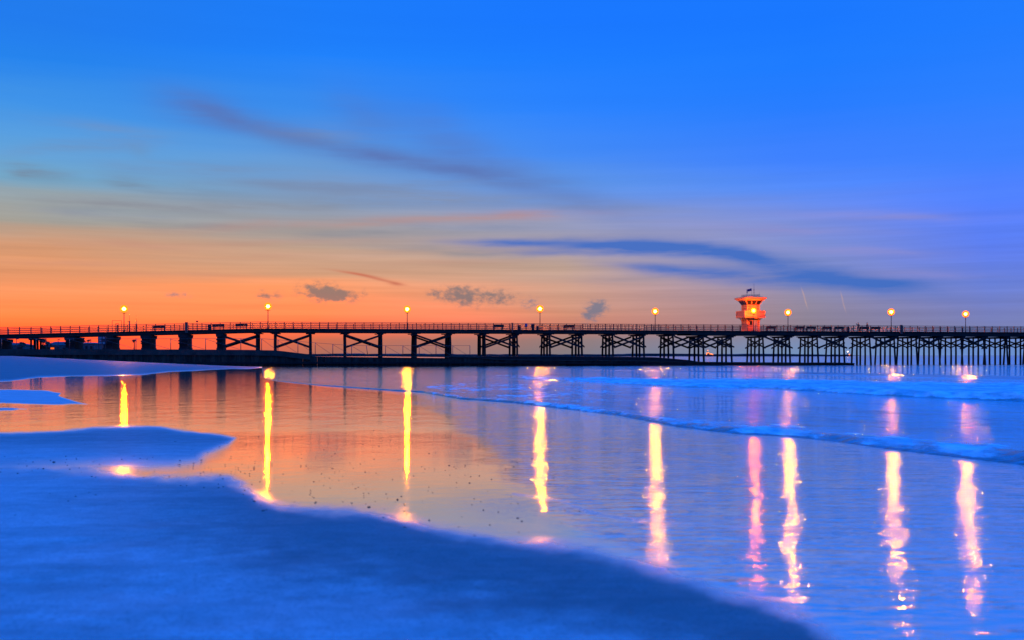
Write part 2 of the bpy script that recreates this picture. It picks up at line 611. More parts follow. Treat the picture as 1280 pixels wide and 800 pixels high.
def bent(t, n_, kind):
    zt = under_z(t)
    e = bpy.data.objects.new('pile_bent', None)
    col.objects.link(e)
    e.parent = pier
    bs = P(t, 0, 0)
    e.location = bs - pier.location
    zg = -0.9 if t > -3 else 0.2
    if kind in ('s', 'w'):
        wd = 1.25 if kind == 's' else .85
        b = PB(bs)
        for (z0, z1, ww, dd) in ((zg, 2.9, wd + .16, WID - .2), (2.9, zt - .55, wd, WID - .4), (zt - .55, zt - .02, wd + .22, WID)):
            f0 = [P(t + sx * ww / 2, WID / 2 + sy * dd / 2, z0) for sx, sy in ((-1, -1), (1, -1), (1, 1), (-1, 1))]
            w2 = ww + (.18 if z1 > zt - .1 else 0)
            f1 = [P(t + sx * w2 / 2, WID / 2 + sy * dd / 2, z1) for sx, sy in ((-1, -1), (1, -1), (1, 1), (-1, 1))]
            b.prism(f0, f1)
        b.build('encased_pier', M['concrete'], e)
        for zz in (zt - 1.0, 3.6):
            PB(bs).box(P(t, .05, zz), (wd + .2, .3, .22), RZ).build('waler', M['pile'], e)
        return e
    # cap beam
    b = PB(bs)
    b.beam(P(t, -.45, zt - .18), P(t, WID + .45, zt - .18), .34, .34)
    b.build('pile_cap', M['pile'], e)
    for oc in (.18, WID - .18):
        PB(bs).beam(P(t - .75, oc, zt - .08), P(t + .75, oc, zt - .08), .22, .15).build('corbel', M['pile'], e)
    for k in range(n_):
        f = k / (n_ - 1)
        lean = (-.55 if k == 0 else .55 if k == n_ - 1 else 0.0) * (1.0 if t > 20 else .3)
        b = PB(bs)
        pile(b, t + random.uniform(-.08, .08), .35 + f * (WID - .7) + random.uniform(-.12, .12), zg, zt - .30, lean, .175 if t < 75 else .165)
        b.build('pile', M['pile'], e)
    if t > 40:
        za, zb = zt - .45, (3.15 if t < 80 else 3.0)
        for sgn in (-.24, .24):
            # one diagonal on each side of the row, plus a lower parallel one
            o0, o1 = (-.35, WID + .35) if sgn < 0 else (WID + .35, -.35)
            PB(bs).beam(P(t + sgn, o0, za), P(t + sgn, o1, zb), .08, .25, side=ALONG).build('transverse_brace', M['pile'], e)
            PB(bs).beam(P(t + sgn * .8, o0, za - .75), P(t + sgn * .8, (o0 + o1) / 2, (za + zb) / 2 - .75), .08, .2, side=ALONG).build('short_brace', M['pile'], e)
    return e


for (x, k), t in zip(solid, ts_left): bent(t, 4, k)
for t in ts_near: bent(t, 4, 'p')
for t in ts_right: bent(t, 5, 'p')


def cross(t0, t1, double=True):
    for o in ((.0, WID) if double else (.0,)):
        za, zb = deck_z(min(t0, t1)) - .98, 3.05
        s = -.27 if o < 1 else .27
        PB().beam(P(t0 + .1, o + s, za), P(t1 - .1, o + s, zb), .1, .30, side=ACROSS).build('cross_brace', M['pile'], pier)
        PB().beam(P(t0 + .1, o + s * .6, zb), P(t1 - .1, o + s * .6, za), .1, .30, side=ACROSS).build('cross_brace', M['pile'], pier)


allx = [276] + near_x
for a, c in ((276, 321), (343.5, 388), (432, 477), (520, 563.5), (606, 647), (687.5, 728), (766.5, 805), (841.5, 879.5), (879.5, 915)):
    cross(t_at(a), t_at(c))
for a, c in ((954, 988), (1022, 1056), (1088, 1119), (1147, 1175), (1202.5, 1231)):
    cross(t_at(a), t_at(c), False)

# railings: one section per span on either side, its posts below it
bt = sorted([T0] + ts_left + [0.0] + ts_near[1:] + ts_right + [T1])
pick0, pick1 = t_at(731), t_at(803)
for side in (0, 1):
    o = .02 if side == 0 else WID - .02
    for a, c in zip(bt, bt[1:]):
        if c - a < .6: continue
        bs = P(a, o, deck_z(a))
        rb = PB(bs)
        za, zc = deck_z(a), deck_z(c)
        pk = side == 0 and pick0 - 1 < (a + c) / 2 < pick1 + 1
        for h, ht, wd in ((1.07, .075, .20), (.82, .09, .05), (.50, .09, .05), (.20, .09, .05)):
            if pk and h in (.5, .82): continue
            rb.beam(P(a, o, za + h), P(c, o, zc + h), wd, ht)
        if pk:
            k = a + .15
            while k < c:
                rb.beam(P(k, o, deck_z(k) + .15), P(k, o, deck_z(k) + 1.05), .05, .05, side=ALONG)
                k += .38
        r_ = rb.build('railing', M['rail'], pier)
        r_.location = bs - pier.location
        nn = max(2, round((c - a) / 1.45))
        for i in range(nn):
            k = a + (c - a) * (i + .05) / nn
            pb = PB(bs)
            oo = o + (.09 if side == 0 else -.09)
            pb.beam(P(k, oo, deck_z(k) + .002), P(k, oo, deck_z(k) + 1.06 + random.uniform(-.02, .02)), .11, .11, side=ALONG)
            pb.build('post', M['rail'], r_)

# heavy posts on the railing line
for x, h, wd in ((233.3, 1.22, .42), (1125.5, 1.18, .36), (640, 1.12, .2)):
    t = t_at(x)
    b = PB()
    b.box(P(t, -.26, deck_z(t) + h / 2 - .2), (wd, .24, h + .4), RZ)
    b.box(P(t, -.26, deck_z(t) + h + .02), (wd + .1, .3, .06), RZ)
    b.build('heavy_post', M['rail'], pier)

# ------------------------------------------------------------------ lamps
def make_lamp(loc, label):
    e = empty('street_lamp', loc, RZ, label, 'lamp', 'globe lamps along the pier')
    MB().tube([(0, 0, .002), (0, 0, .25), (0, 0, .32)], [.14, .13, .09], 12).build('base', M['pole'], e)
    MB().tube([(0, 0, .32), (0, 0, 2.86)], [.075, .055], 10).build('pole', M['pole'], e)
    MB().tube([(0, 0, 2.86), (0, 0, 2.92), (0, 0, 2.945), (0, 0, 2.955)], [.07, .26, .46, .48], 16).build('collar', M['pole'], e)  # collar widened into a dish, added to keep lamp light off the rails
    g = MB().ball((0, 0, 3.57), .62, 20, 14).build('globe', M['globe'], e)  # globe made oversize, its orange rim standing in for the glow around the lamp
    MB().ball((0, 0, 3.57), .25, 14, 9).build('bulb', M['bulb'], g)
    return e


NEAR, FAR = .55, WID - .55
lamps = [
    (155, NEAR, 'lit globe lamp on the sloping ramp beside two thin masts'),
    (335, NEAR, 'lit globe lamp just past the top of the ramp'),
    (509, FAR, 'lit globe lamp between the small puffy clouds, above bare railing'),
    (675, NEAR, 'lit globe lamp beside the rubbish bins and blue sign'),
    (819, FAR, 'lit globe lamp first to the left of the tower, beyond the picket railing'),
    (942, .30, 'lit globe lamp standing right in front of the tower'),
    (985, FAR, 'lit globe lamp first to the right of the tower'),
    (1114, NEAR, 'lit globe lamp beside the heavy railing post, right of the two people'),
    (1207, FAR, 'lit globe lamp farthest out along the pier, rightmost of all'),
]
first = None
for x, o, lab in lamps:
    t = t_at(x, o)
    p = P(t, o, deck_z(t))
    if first is None:
        first = make_lamp(p, lab)
    else:
        c = copy_tree(first)
        c.location = p
        c['label'] = lab
        if x == 942:
            for ch in c.children_recursive:
                if ch.name.startswith('bulb'):
                    ch.data = ch.data.copy(); ch.data.materials[0] = M['tower_bulb']

# ------------------------------------------------------------------ tower
tt = t_at(941, 3.2)
TW = 2.25
tower = empty('lookout_tower', P(tt, 4.15, DECK), RZ, 'pale square lookout tower with flared cabin, balcony and flat roof, lit orange', 'tower')


def ring(h, z, c=(0, 0)):
    return [(c[0] - h, c[1] - h, z), (c[0] + h, c[1] - h, z), (c[0] + h, c[1] + h, z), (c[0] - h, c[1] + h, z)]


h = TW / 2
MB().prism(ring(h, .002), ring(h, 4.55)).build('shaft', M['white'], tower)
b = MB()
for sx in (-1, 1):
    for sy in (-1, 1):
        b.box((sx * h, sy * h, 2.27), (.16, .16, 4.52))
for z in (4.30, 4.58):
    for q in (0, 1, 2, 3):
        R = Matrix.Rotation(q * math.pi / 2, 3, 'Z')
        c = R @ Vector((0, -h - .05, z))
        b.box(c, (TW + .26 if q % 2 == 0 else TW + .256, .12, .13), q * math.pi / 2)
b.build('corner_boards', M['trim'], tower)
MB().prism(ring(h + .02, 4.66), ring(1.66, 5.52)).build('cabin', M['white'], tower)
# sloping windows
for q in range(4):
    R = Matrix.Rotation(q * math.pi / 2, 3, 'Z')
    wf = None
    for k in range(3):
        def pt(s, f, out):
            half = (h + .02) + (1.66 - h - .02) * f
            y = -half - out
            return R @ Vector((s * half * .94, y, 4.66 + .86 * f))
        s0, s1 = -1 + k * 2 / 3 + .07, -1 + (k + 1) * 2 / 3 - .07
        l0 = [pt(s0, .16, -.02), pt(s1, .16, -.02), pt(s1, .9, -.02), pt(s0, .9, -.02)]
        l1 = [pt(s0, .16, .03), pt(s1, .16, .03), pt(s1, .9, .03), pt(s0, .9, .03)]
        MB().prism(l0, l1).build('window', M['dark'], tower)
b = MB()
b.prism(ring(1.70, 5.52), ring(2.02, 5.78))
b.prism(ring(2.10, 5.78), ring(2.14, 6.06))
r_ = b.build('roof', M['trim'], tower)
MB().prism(ring(1.75, 6.06), ring(1.72, 6.14)).build('roof_deck', M['rust'], tower)
# balcony
b = MB()
b.prism(ring(1.88, 2.40), ring(1.92, 2.56))
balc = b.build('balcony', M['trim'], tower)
b = MB()
for q in range(4):
    R = Matrix.Rotation(q * math.pi / 2, 3, 'Z')
    b.box(R @ Vector((0, -1.84, 3.10)), (3.56 if q % 2 == 0 else 3.5, .07, .98), q * math.pi / 2)
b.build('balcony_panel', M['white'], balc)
b = MB()
for q in range(4):
    R = Matrix.Rotation(q * math.pi / 2, 3, 'Z')
    b.box(R @ Vector((0, -1.88, 3.63)), (3.92 if q % 2 == 0 else 3.6, .14, .12), q * math.pi / 2)
    b.box(R @ Vector((-1.86, -1.86, 3.06)), (.16, .16, 1.0), q * math.pi / 2)
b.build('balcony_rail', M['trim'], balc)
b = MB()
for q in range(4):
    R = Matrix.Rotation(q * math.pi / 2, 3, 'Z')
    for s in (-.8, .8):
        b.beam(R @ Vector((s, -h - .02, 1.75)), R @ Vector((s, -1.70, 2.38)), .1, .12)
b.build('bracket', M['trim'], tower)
d = MB().box((.35, -h - .03, 1.02), (.8, .08, 2.02)).build('door', M['shutter'], tower)
MB().box((.66, -h - .085, 1.0), (.05, .03, .16)).build('handle', M['pole'], d)
MB().box((-.45, -h - .03, 1.5), (.5, .06, .7)).build('window', M['dark'], tower)
# roof railing and aerials
b = MB()
for q in range(4):
    R = Matrix.Rotation(q * math.pi / 2, 3, 'Z')
    for z in (.22, .42):
        b.beam(R @ Vector((-1.2, -1.2, 6.14 + z)), R @ Vector((1.2, -1.2, 6.14 + z)), .035, .035)
    for k in range(6):
        p = R @ Vector((-1.2 + k * .48, -1.2, 6.14))
        b.beam(p, p + Vector((0, 0, .42)), .035, .035)
b.build('roof_railing', M['rust'], tower)
b = MB()
b.tube([(.52, -.3, 6.14), (.52, -.3, 8.6)], [.045, .022], 8)
b.box((.52, -.3, 7.42), (.16, .12, .14))
b.beam((.32, -.3, 6.95), (.72, -.3, 6.95), .03, .03)
b.build('radio_mast', M['rust'], tower)
MB().tube([(1.15, -1.1, 6.14), (1.15, -1.1, 7.05)], [.02, .012], 8).build('aerial', M['rust'], tower)
b = MB()
b.tube([(-1.15, -1.1, 6.14), (-1.15, -1.1, 6.75)], [.03, .03], 8)
b.tube([(-1.15, -1.1, 6.75), (-1.15, -1.1, 6.8), (-1.15, -1.1, 7.1), (-1.15, -1.1, 7.14)], [.05, .09, .09, .04], 10)
b.build('horn', M['rust'], tower)

# flag
fp = tower.matrix_basis if False else None
fbase = P(tt - .10, 3.5, DECK + 6.145)
flag = empty('flag', fbase, RZ, 'small dark blue flag with pale edge flying above the tower roof', 'flag')
MB().tube([(0, 0, 0), (0, 0, 1.55)], [.025, .018], 8).build('flagpole', M['rust'], flag)
vs, fs, mi = [], [], []
NX, NZ = 12, 5
for i in range(NX + 1):
    for j in range(NZ + 1):
        f = i / NX
        vs.append((-f * .92, .09 * math.sin(f * 7.0) * f - .02, 1.05 + j / NZ * .46 * (1 - .12 * f) - .14 * f * f + .03 * math.sin(f * 9)))
for i in range(NX):
    for j in range(NZ):
        a = i * (NZ + 1) + j
        fs.append((a, a + NZ + 1, a + NZ + 2, a + 1)); mi.append(1 if i >= NX - 2 else 0)
b = MB()
for f_, m_ in zip(fs, mi): b.add([vs[k] for k in f_], [(0, 1, 2, 3)], m_, True)
fo = b.build('cloth', [grainy('flag_blue', (.02, .03, .16), (.03, .045, .22), 4, .9), M['paper']], flag)
sm = fo.modifiers.new('thickness', 'SOLIDIFY'); sm.thickness = .01

# ------------------------------------------------------------------ furniture on the pier
def make_bench(loc, label):
    e = empty('bench', loc, RZ, label, 'bench', 'benches along the pier railing')
    b = MB()
    for y in (.10, .24, .38): b.box((0, y, .45), (1.85, .12, .05))
    b.build('seat', M['bench'], e)
    b = MB()
    for z in (.58, .72, .86): b.box((0, .02, z), (1.85, .05, .125))
    b.build('backrest', M['bench'], e)
    for sx in (-.75, .75):
        b = MB()
        b.box((sx, .06, .455), (.10, .10, .91 - .004)); b.box((sx, .40, .21), (.10, .10, .42)); b.box((sx, .23, .395), (.09, .28, .05))
        b.build('leg', M['bench'], e)
    return e


benches = [
    (199, 'bench on the ramp, left of the wide heavy post'),
    (273, 'bench on the ramp directly beside a square bin'),
    (302, 'bench at the very top of the ramp'),
    (623, 'bench left of the cluster of bins and blue sign'),
    (711, 'bench just left of where the picket railing begins'),
    (964, 'bench between the tower and the lamp right of it'),
    (1000, 'bench second to the right of the tower, past the lamp'),
    (1014, 'bench in the middle of the long row right of the tower'),
    (1034, 'bench with a gap on its left, in the row right of the tower'),
    (1049, 'bench next to the slim dark bin, end of the row'),
    (1080.5, 'bench behind which the two dark figures stand'),
    (1095, 'bench glowing red under a lamp, right of the two people'),
]
fb = None
for x, lab in benches:
    t = t_at(x, .3)
    p = P(t, .30, deck_z(t) + .003)
    if fb is None: fb = make_bench(p, lab)
    else:
        c = copy_tree(fb); c.location = p; c['label'] = lab
    o_ = fb if c is None else c if x != 199 else fb
    o_.rotation_euler = (0, -math.atan(1.05 / 36.4) if t < -1 else 0, RZ)


def make_bin(loc, label, h_=.85, w_=.46, mat='bin'):
    e = empty('rubbish_bin', loc, RZ, label, 'bin', 'rubbish bins on the pier')
    s = w_ / 2
    MB().prism(ring(s * .92, .0), ring(s, h_ - .12)).build('body', M[mat], e)
    l_ = MB().prism(ring(s * 1.08, h_ - .12), ring(s * .7, h_)).build('lid', M[mat], e)
    MB().box((0, -s * .98, h_ - .26), (w_ * .6, .05, .14)).build('slot', M['dark'], e)
    return e


for x, lab, h_, w_ in ((261.8, 'square bin on the ramp beside a bench', .85, .46), (649, 'reddish bin left of the blue sign', .80, .46),
                       (665.5, 'tall dark bin between the blue sign and the lamp', 1.02, .44), (671.8, 'low dark bin touching the lamp post', .72, .38),
                       (1059.5, 'slim dark bin left of the two people', .95, .40)):
    t = t_at(x, .7)
    make_bin(P(t, .62, deck_z(t) + .003), lab, h_, w_)

t = t_at(657.6, -.12)
s_ = empty('notice_sign', P(t, -.12, DECK), RZ, 'small blue sign fixed on the railing between two bins', 'sign')
MB().box((0, -.02, .80), (.42, .03, .52)).build('board', M['blue'], s_)
MB().box((0, .015, .80), (.06, .04, .58)).build('bracket', M['steel'], s_)

# viewer on a post
t = t_at(246.3, .4)
v_ = empty('viewing_scope', P(t, .4, deck_z(t)), RZ, 'thin post with a small dark head above the ramp railing', 'viewer')
MB().tube([(0, 0, .002), (0, 0, 1.28)], [.05, .04], 8).build('post', M['pole'], v_)
MB().ball((0, 0, 1.40), .16, 12, 8, squash=(1.25, 1.0, .75)).build('head', M['pole'], v_)

# masts and gate on the ramp
for x, h_, lab in ((161.8, 2.75, 'thin mast with crossbar right beside the ramp lamp'), (170.3, 2.5, 'plain thin mast, farther of two from the ramp lamp')):
    t = t_at(x, .5)
    e = empty('mast', P(t, .5, deck_z(t)), RZ, lab, 'mast', 'masts beside the ramp lamp')
    MB().tube([(0, 0, .002), (0, 0, 1.65)], [.11, .08], 8).build('post', M['pole'], e)
    MB().tube([(0, 0, 1.65), (0, 0, h_)], [.025, .015], 6).build('rod', M['pole'], e)
    if x < 165: MB().beam((-.32, 0, 1.55), (.1, 0, 1.62), .06, .07).build('crossbar', M['pole'], e)
ta, tb = t_at(140.3, .6), t_at(152, .6)
g_ = empty('gate', P(ta, .6, deck_z(ta)), RZ, 'open metal gate frame on the ramp left of the first lamp', 'gate')
L = tb - ta
sl = L * 1.05 / 36.4
for xx, zz in ((0, .002), (L, sl)):
    MB().beam((xx, 0, zz), (xx, 0, 1.75 + sl), .06, .06).build('post', M['pole'], g_)
MB().beam((0, 0, 1.75 + sl), (L, 0, 1.75 + sl), .05, .05).build('top_bar', M['pole'], g_)
b = MB()
for k in (.35, .5, .68): b.beam((L * k, .1, .05 + sl), (L * k, .1, 1.35), .06, .06)
b.beam((L * .35, .1, 1.35), (L * .68, .1, 1.35), .06, .05); b.beam((L * .35, .1, .55), (L * .68, .1, .55), .06, .05)
b.build('leaf', M['pole'], g_)

# ------------------------------------------------------------------ people
def person(loc, rz, label, arm_up):
    me = bpy.data.meshes.new('person')
    J = {  # joint: position, radius
        'pelvis': ((0, 0, .92), .135), 'belly': ((0, .01, 1.08), .125), 'chest': ((0, .0, 1.30), .145), 'neck': ((0, .0, 1.46), .055),
        'chin': ((0, -.01, 1.53), .065), 'head': ((0, -.015, 1.62), .098), 'crown': ((0, 0, 1.70), .07),
        'hl': ((-.10, 0, .86), .095), 'kl': ((-.11, -.02, .48), .065), 'al': ((-.11, .02, .09), .045), 'tl': ((-.12, -.14, .035), .035),
        'hr': ((.10, 0, .86), .095), 'kr': ((.12, -.03, .48), .065), 'ar': ((.13, .0, .09), .045), 'tr': ((.15, -.16, .035), .035),
        'sl': ((-.19, 0, 1.38), .068), 'el': ((-.25, -.03, 1.10), .05), 'wl': ((-.20, -.20, .98), .036), 'fl': ((-.17, -.28, .99), .03),
        'sr': ((.19, 0, 1.38), .068), 'er': ((.25, -.03, 1.10), .05), 'wr': ((.20, -.20, .98), .036), 'fr': ((.17, -.28, .99), .03),
    }
    if arm_up:
        J['er'] = ((.36, -.06, 1.44), .05); J['wr'] = ((.33, -.12, 1.68), .036); J['fr'] = ((.30, -.16, 1.75), .03)
    E = [('pelvis', 'belly'), ('belly', 'chest'), ('chest', 'neck'), ('neck', 'chin'), ('chin', 'head'), ('head', 'crown'),
         ('pelvis', 'hl'), ('hl', 'kl'), ('kl', 'al'), ('al', 'tl'), ('pelvis', 'hr'), ('hr', 'kr'), ('kr', 'ar'), ('ar', 'tr'),
         ('chest', 'sl'), ('sl', 'el'), ('el', 'wl'), ('wl', 'fl'), ('chest', 'sr'), ('sr', 'er'), ('er', 'wr'), ('wr', 'fr')]
    names = list(J)
    me.from_pydata([J[k][0] for k in names], [(names.index(a), names.index(c)) for a, c in E], [])
    o = bpy.data.objects.new('tmp', me)
    col.objects.link(o)
    sk = o.modifiers.new('skin', 'SKIN'); sk.use_smooth_shade = True
    for i, k in enumerate(names):
        r = J[k][1]
        me.skin_vertices[0].data[i].radius = (r, r * (.8 if k in ('chest', 'belly', 'pelvis') else 1.0))
    me.skin_vertices[0].data[0].use_root = True
    ss = o.modifiers.new('sub', 'SUBSURF'); ss.levels = 2; ss.render_levels = 2
    dg = bpy.context.evaluated_depsgraph_get()
    body = bpy.data.meshes.new_from_object(o.evaluated_get(dg))
    bpy.data.objects.remove(o)
    body.materials.clear()
    for k in ('coat', 'trouser', 'skin', 'pole'): body.materials.append(M[k])
    for p in body.polygons:
        z, x = p.center.z, abs(p.center.x)
        hand = p.center.y < -.21 and z > .9 or (arm_up and z > 1.64 and p.center.x > .22)
        p.material_index = 2 if (z > 1.47 and x < .15 or hand) else 3 if z < .10 else 1 if z < .88 else 0
    po = bpy.data.objects.new('person', body)
    col.objects.link(po)
    po.location = loc
    po.rotation_euler = (0, 0, rz)
    tag(po, label, 'person', 'people standing on the pier')
    # hair cap and coat skirt
    hb = MB().ball((0, .02, 1.655), .112, 14, 9, squash=(1, 1.05, .95))
    hb.build('hair', M['dark'], po)
    f_ = MB()
    f_.ball((-.035, -.118, 1.625), .012, 8, 5); f_.ball((.035, -.118, 1.625), .012, 8, 5); f_.ball((0, -.125, 1.595), .018, 8, 5)
    f_.build('face', M['skin'], po)
    return po


t = t_at(1072.8, 4.2)
person(P(t, 4.2, DECK + .002), RZ + 2.4, 'person in dark clothes with one arm raised to the head', True)
t = t_at(1084, 3.4)
person(P(t, 3.4, DECK + .002), RZ + .3, 'person in dark coat standing with both arms lowered', False)

# ------------------------------------------------------------------ groin wall and its fence
GO = -4.2          # in front of the pier


def G(t, z, o=GO): return P(t, o, z)


prof = [(-330, 436.2, 2.2), (15, 436.4, 1.55), (100, 436.6, 1.0), (220, 436.8, .3), (310, 437.3, -.2), (346, 438.0, -.4), (389, 443.2, -.5), (470, 444.2, -.5),
        (590, 445.6, -.5), (625, 449.0, -.5), (720, 450.2, -.5), (815, 450.8, -.5), (875, 452.2, -.5), (960, 453.0, -.5), (1050, 453.2, -.5), (1068, 453.8, -.5)]
gt = [(t_at(x, GO), z_at(x, y, GO), zb) for x, y, zb in prof]
gx = [p[0] for p in gt]


def gtop(t): return float(np.interp(t, gx, [p[1] for p in gt]))


def gbase(t): return float(np.interp(t, gx, [p[2] for p in gt]))


gbs = G(gt[1][0], 0)
groin = empty('groin_wall', gbs, 0, 'long dark stained groin wall beside the pier, stepping down to the sea', 'wall')
b = PB(gbs)
c_ = PB(gbs)
s_ = PB(gbs)
t = gt[0][0]
i = 0
while t < gt[-1][0]:
    step = 1.1
    t2 = min(t + step, gt[-1][0])
    za, zc = gtop(t), gtop(t2)
    ins = .09 if i % 2 else 0.0
    jit = random.uniform(-.02, .02)
    # sheet of planks, alternately set back
    ka, kc = min(za, za - .30 if za > 1.5 else za - .1), min(zc, zc - .30 if zc > 1.5 else zc - .1)
    b.prism([G(t, gbase(t) - .8, GO + ins + jit), G(t, gbase(t) - .8, GO + 1.3), G(t, ka, GO + 1.3), G(t, ka, GO + ins + jit)],
            [G(t2 - .015, gbase(t2) - .8, GO + ins + jit), G(t2 - .015, gbase(t2) - .8, GO + 1.3), G(t2 - .015, kc, GO + 1.3), G(t2 - .015, kc, GO + ins + jit)])
    # cap: tall parapet along the shore, a low coping farther out
    ch = .85 if za > 2.0 else .16
    if za > 2.0:
        c_.prism([G(t, za - ch, GO - .14), G(t, za - ch, GO + 1.35), G(t, za, GO + 1.35), G(t, za, GO - .14)],
                 [G(t2, zc - ch, GO - .14), G(t2, zc - ch, GO + 1.35), G(t2, zc, GO + 1.35), G(t2, zc, GO - .14)])
    else:
        c_.prism([G(t, za - ch, GO - .1), G(t, za - ch, GO + 1.45), G(t, za + jit, GO + 1.45), G(t, za + jit, GO - .1)],
                 [G(t2, zc - ch, GO - .1), G(t2, zc - ch, GO + 1.45), G(t2, zc + jit, GO + 1.45), G(t2, zc + jit, GO - .1)])
    i += 1
    t = t2
b.build('sheet_piling', M['groin'], groin)
c_.build('coping', M['cap'], groin)
for zoff, nm in ((.55, 'waler'),):
    for a, c in zip(gt[3:-1], gt[4:]):
        PB(gbs).beam(G(a[0], min(a[1] - .5, zoff), GO - .16), G(c[0], min(c[1] - .5, zoff), GO - .16), .2, .25).build(nm, M['slime'], groin)
# rear wall in the lee of the first
b = PB(gbs)
rx = [(560, 444.8), (640, 444.8), (740, 445.2), (820, 446.4), (862, 450.0), (880, 453)]
rr_ = [(t_at(x, GO + 2.6), z_at(x, y, GO + 2.6)) for x, y in rx]
for (ta, za), (tb, zb) in zip(rr_, rr_[1:]):
    b.prism([G(ta, -1, GO + 2.0), G(ta, -1, GO + 2.9), G(ta, za, GO + 2.9), G(ta, za - .1, GO + 2.0)],
            [G(tb, -1, GO + 2.0), G(tb, -1, GO + 2.9), G(tb, zb, GO + 2.9), G(tb, zb - .1, GO + 2.0)])
b.build('rear_wall', M['slime'], groin)

# fence on the groin
FO = GO + .7
fx = [-40, 2, 45, 87, 128, 170, 213.4, 257, 301, 327, 347.5, 372.4, 394, 416, 439.5, 459.6, 482, 503.6, 524, 545, 566, 587.4]
ftop = lambda x: float(np.interp(x, [327, 440], [423.0, 431.8]))
fence = empty('fence', P(t_at(fx[0], FO), FO, 2.6), 0, 'thin wire fence with slanting braces on top of the groin wall', 'fence')
fbs = fence.location.copy()
pts = []
for x in fx:
    t = t_at(x, FO)
    pts.append((t, gtop(t), z_at(x, ftop(x), FO)))
for k, (t, z0, z1) in enumerate(pts):
    b = PB(fbs)
    lean = .22 if k == 15 else 0
    b.tube([P(t, FO, z0 + .002), P(t - lean, FO, z1)], [.055, .05], 7)
    b.build('post', M['steel'], fence)
b = PB(fbs)
for (t, z0, z1), (t2, y0, y1) in zip(pts, pts[1:]):
    b.beam(P(t, FO, z1 - .03), P(t2, FO, y1 - .03), .045, .045)
b.build('top_rail', M['steel'], fence)
for k, ((t, z0, z1), (t2, y0, y1)) in enumerate(zip(pts, pts[1:])):
    if k in (15,): continue
    b = PB(fbs)
    b.beam(P(t + .05, FO + .05, z1 - .12), P(t2 - .2, FO + .05, y0 + .08), .04, .045)
    b.build('brace', M['steel'], fence)

# ------------------------------------------------------------------ far left: town behind the wall
def at(x, y, Y): return Vector(((x - 640) / F * Y, Y, EYE + (HOR - y) / F * Y))


LZ = 2.2


def make_house(x0, x1, ytop, yeave, Y, label, mat_w, mat_r, gable):
    p0, p1 = at(x0, HOR, Y), at(x1, HOR, Y)
    wd = (p1 - p0).length
    zr, ze = at(0, ytop, Y).z - LZ, at(0, yeave, Y).z - LZ
    e = empty('house', ((p0.x + p1.x) / 2, Y, LZ), 0, label, 'house', 'houses beyond the groin wall')
    dp = 7.0
    MB().box((0, dp / 2, ze / 2), (wd, dp, ze)).build('wall', M[mat_w], e)
    b = MB()
    if gable:
        b.prism([(-wd / 2 - .3, -.3, ze), (-wd / 2 - .3, dp + .3, ze), (-wd / 2 - .3, dp / 2, zr)], [(wd / 2 + .3, -.3, ze), (wd / 2 + .3, dp + .3, ze), (wd / 2 + .3, dp / 2, zr)])
    else:
        b.prism([(-wd / 2 - .3, -.3, ze), (wd / 2 + .3, -.3, ze), (wd / 2 + .3, dp + .3, ze), (-wd / 2 - .3, dp + .3, ze)],
                [(-wd * .22, dp * .35, zr), (wd * .22, dp * .35, zr), (wd * .22, dp * .65, zr), (-wd * .22, dp * .65, zr)])
    b.build('roof', M[mat_r], e)
    for k in (-.3, 0.02, .32):
        f = MB().box((wd * k, -.04, ze * .62), (wd * .14, .1, ze * .3)).build('window', M['dark'], e)
    MB().box((wd * .16, -.04, ze * .22 + .02), (.95, .1, ze * .44)).build('door', M['roof'], e)
    return e


make_house(-6, 31, 428.5, 431.5, 330, 'grey house with low roof behind the leftmost palm', 'house', 'roof', False)
make_house(56, 86, 427.0, 431.5, 320, 'dark hip roofed house right of the orange light', 'house', 'roof', False)
make_house(97.5, 118, 428.0, 429.5, 300, 'pale flat house under two palms, left of the notice board', 'house', 'house', False)

# orange lit sign box by the wall
p = at(65.5, 436.2, 230)
lt = empty('lit_kiosk', (p.x, p.y, LZ), 0, 'tiny kiosk window glowing orange behind the groin wall', 'kiosk')
MB().box((0, .5, .75), (1.3, 1.0, 1.5)).build('body', M['board'], lt)
MB().box((0, -.02, 1.05), (.8, .06, .5)).build('lit_window', M['window_light'], lt)
MB().box((0, .5, 1.55), (1.6, 1.3, .1)).build('roof', M['roof'], lt)


def make_palm(x, ytop, Y, label, crown=1.6, lean=0.0, bushy=False):
    zt = at(0, ytop, Y).z
    p = at(x, HOR, Y)
    e = empty('palm_tree', (p.x, Y, LZ - .1), 0, label, 'palm', 'palms beyond the groin wall')
    hh = zt - LZ + .1
    MB().tube([(0, 0, 0), (lean * .3, 0, hh * .5), (lean, 0, hh)], [.22, .15, .12], 9).build('trunk', M['bark'], e)
    b = MB()
    nf = 26
    for k in range(nf):
        a = k * 2.4
        up = random.uniform(-.5, 1.0)
        ln = crown * random.uniform(.8, 1.15)
        prev = None
        for s in range(6):
            f = s / 5
            r = ln * f
            z = hh + up * ln * f * .75 - ln * .75 * f * f
            c = Vector((lean + math.cos(a) * r, math.sin(a) * r, z))
            wv_ = Vector((-math.sin(a), math.cos(a), 0)) * (.24 * crown / 1.6 * math.sin(math.pi * min(.97, .15 + f * .83)))
            cur = (c - wv_ - Vector((0, 0, .08)), c, c + wv_ - Vector((0, 0, .08)))
            if prev:
                b.add([prev[0], prev[1], cur[1], cur[0]], [(0, 1, 2, 3)])
                b.add([prev[1], prev[2], cur[2], cur[1]], [(0, 1, 2, 3)])
            prev = cur
    b.build('crown', M['leaf'], e)
    return e


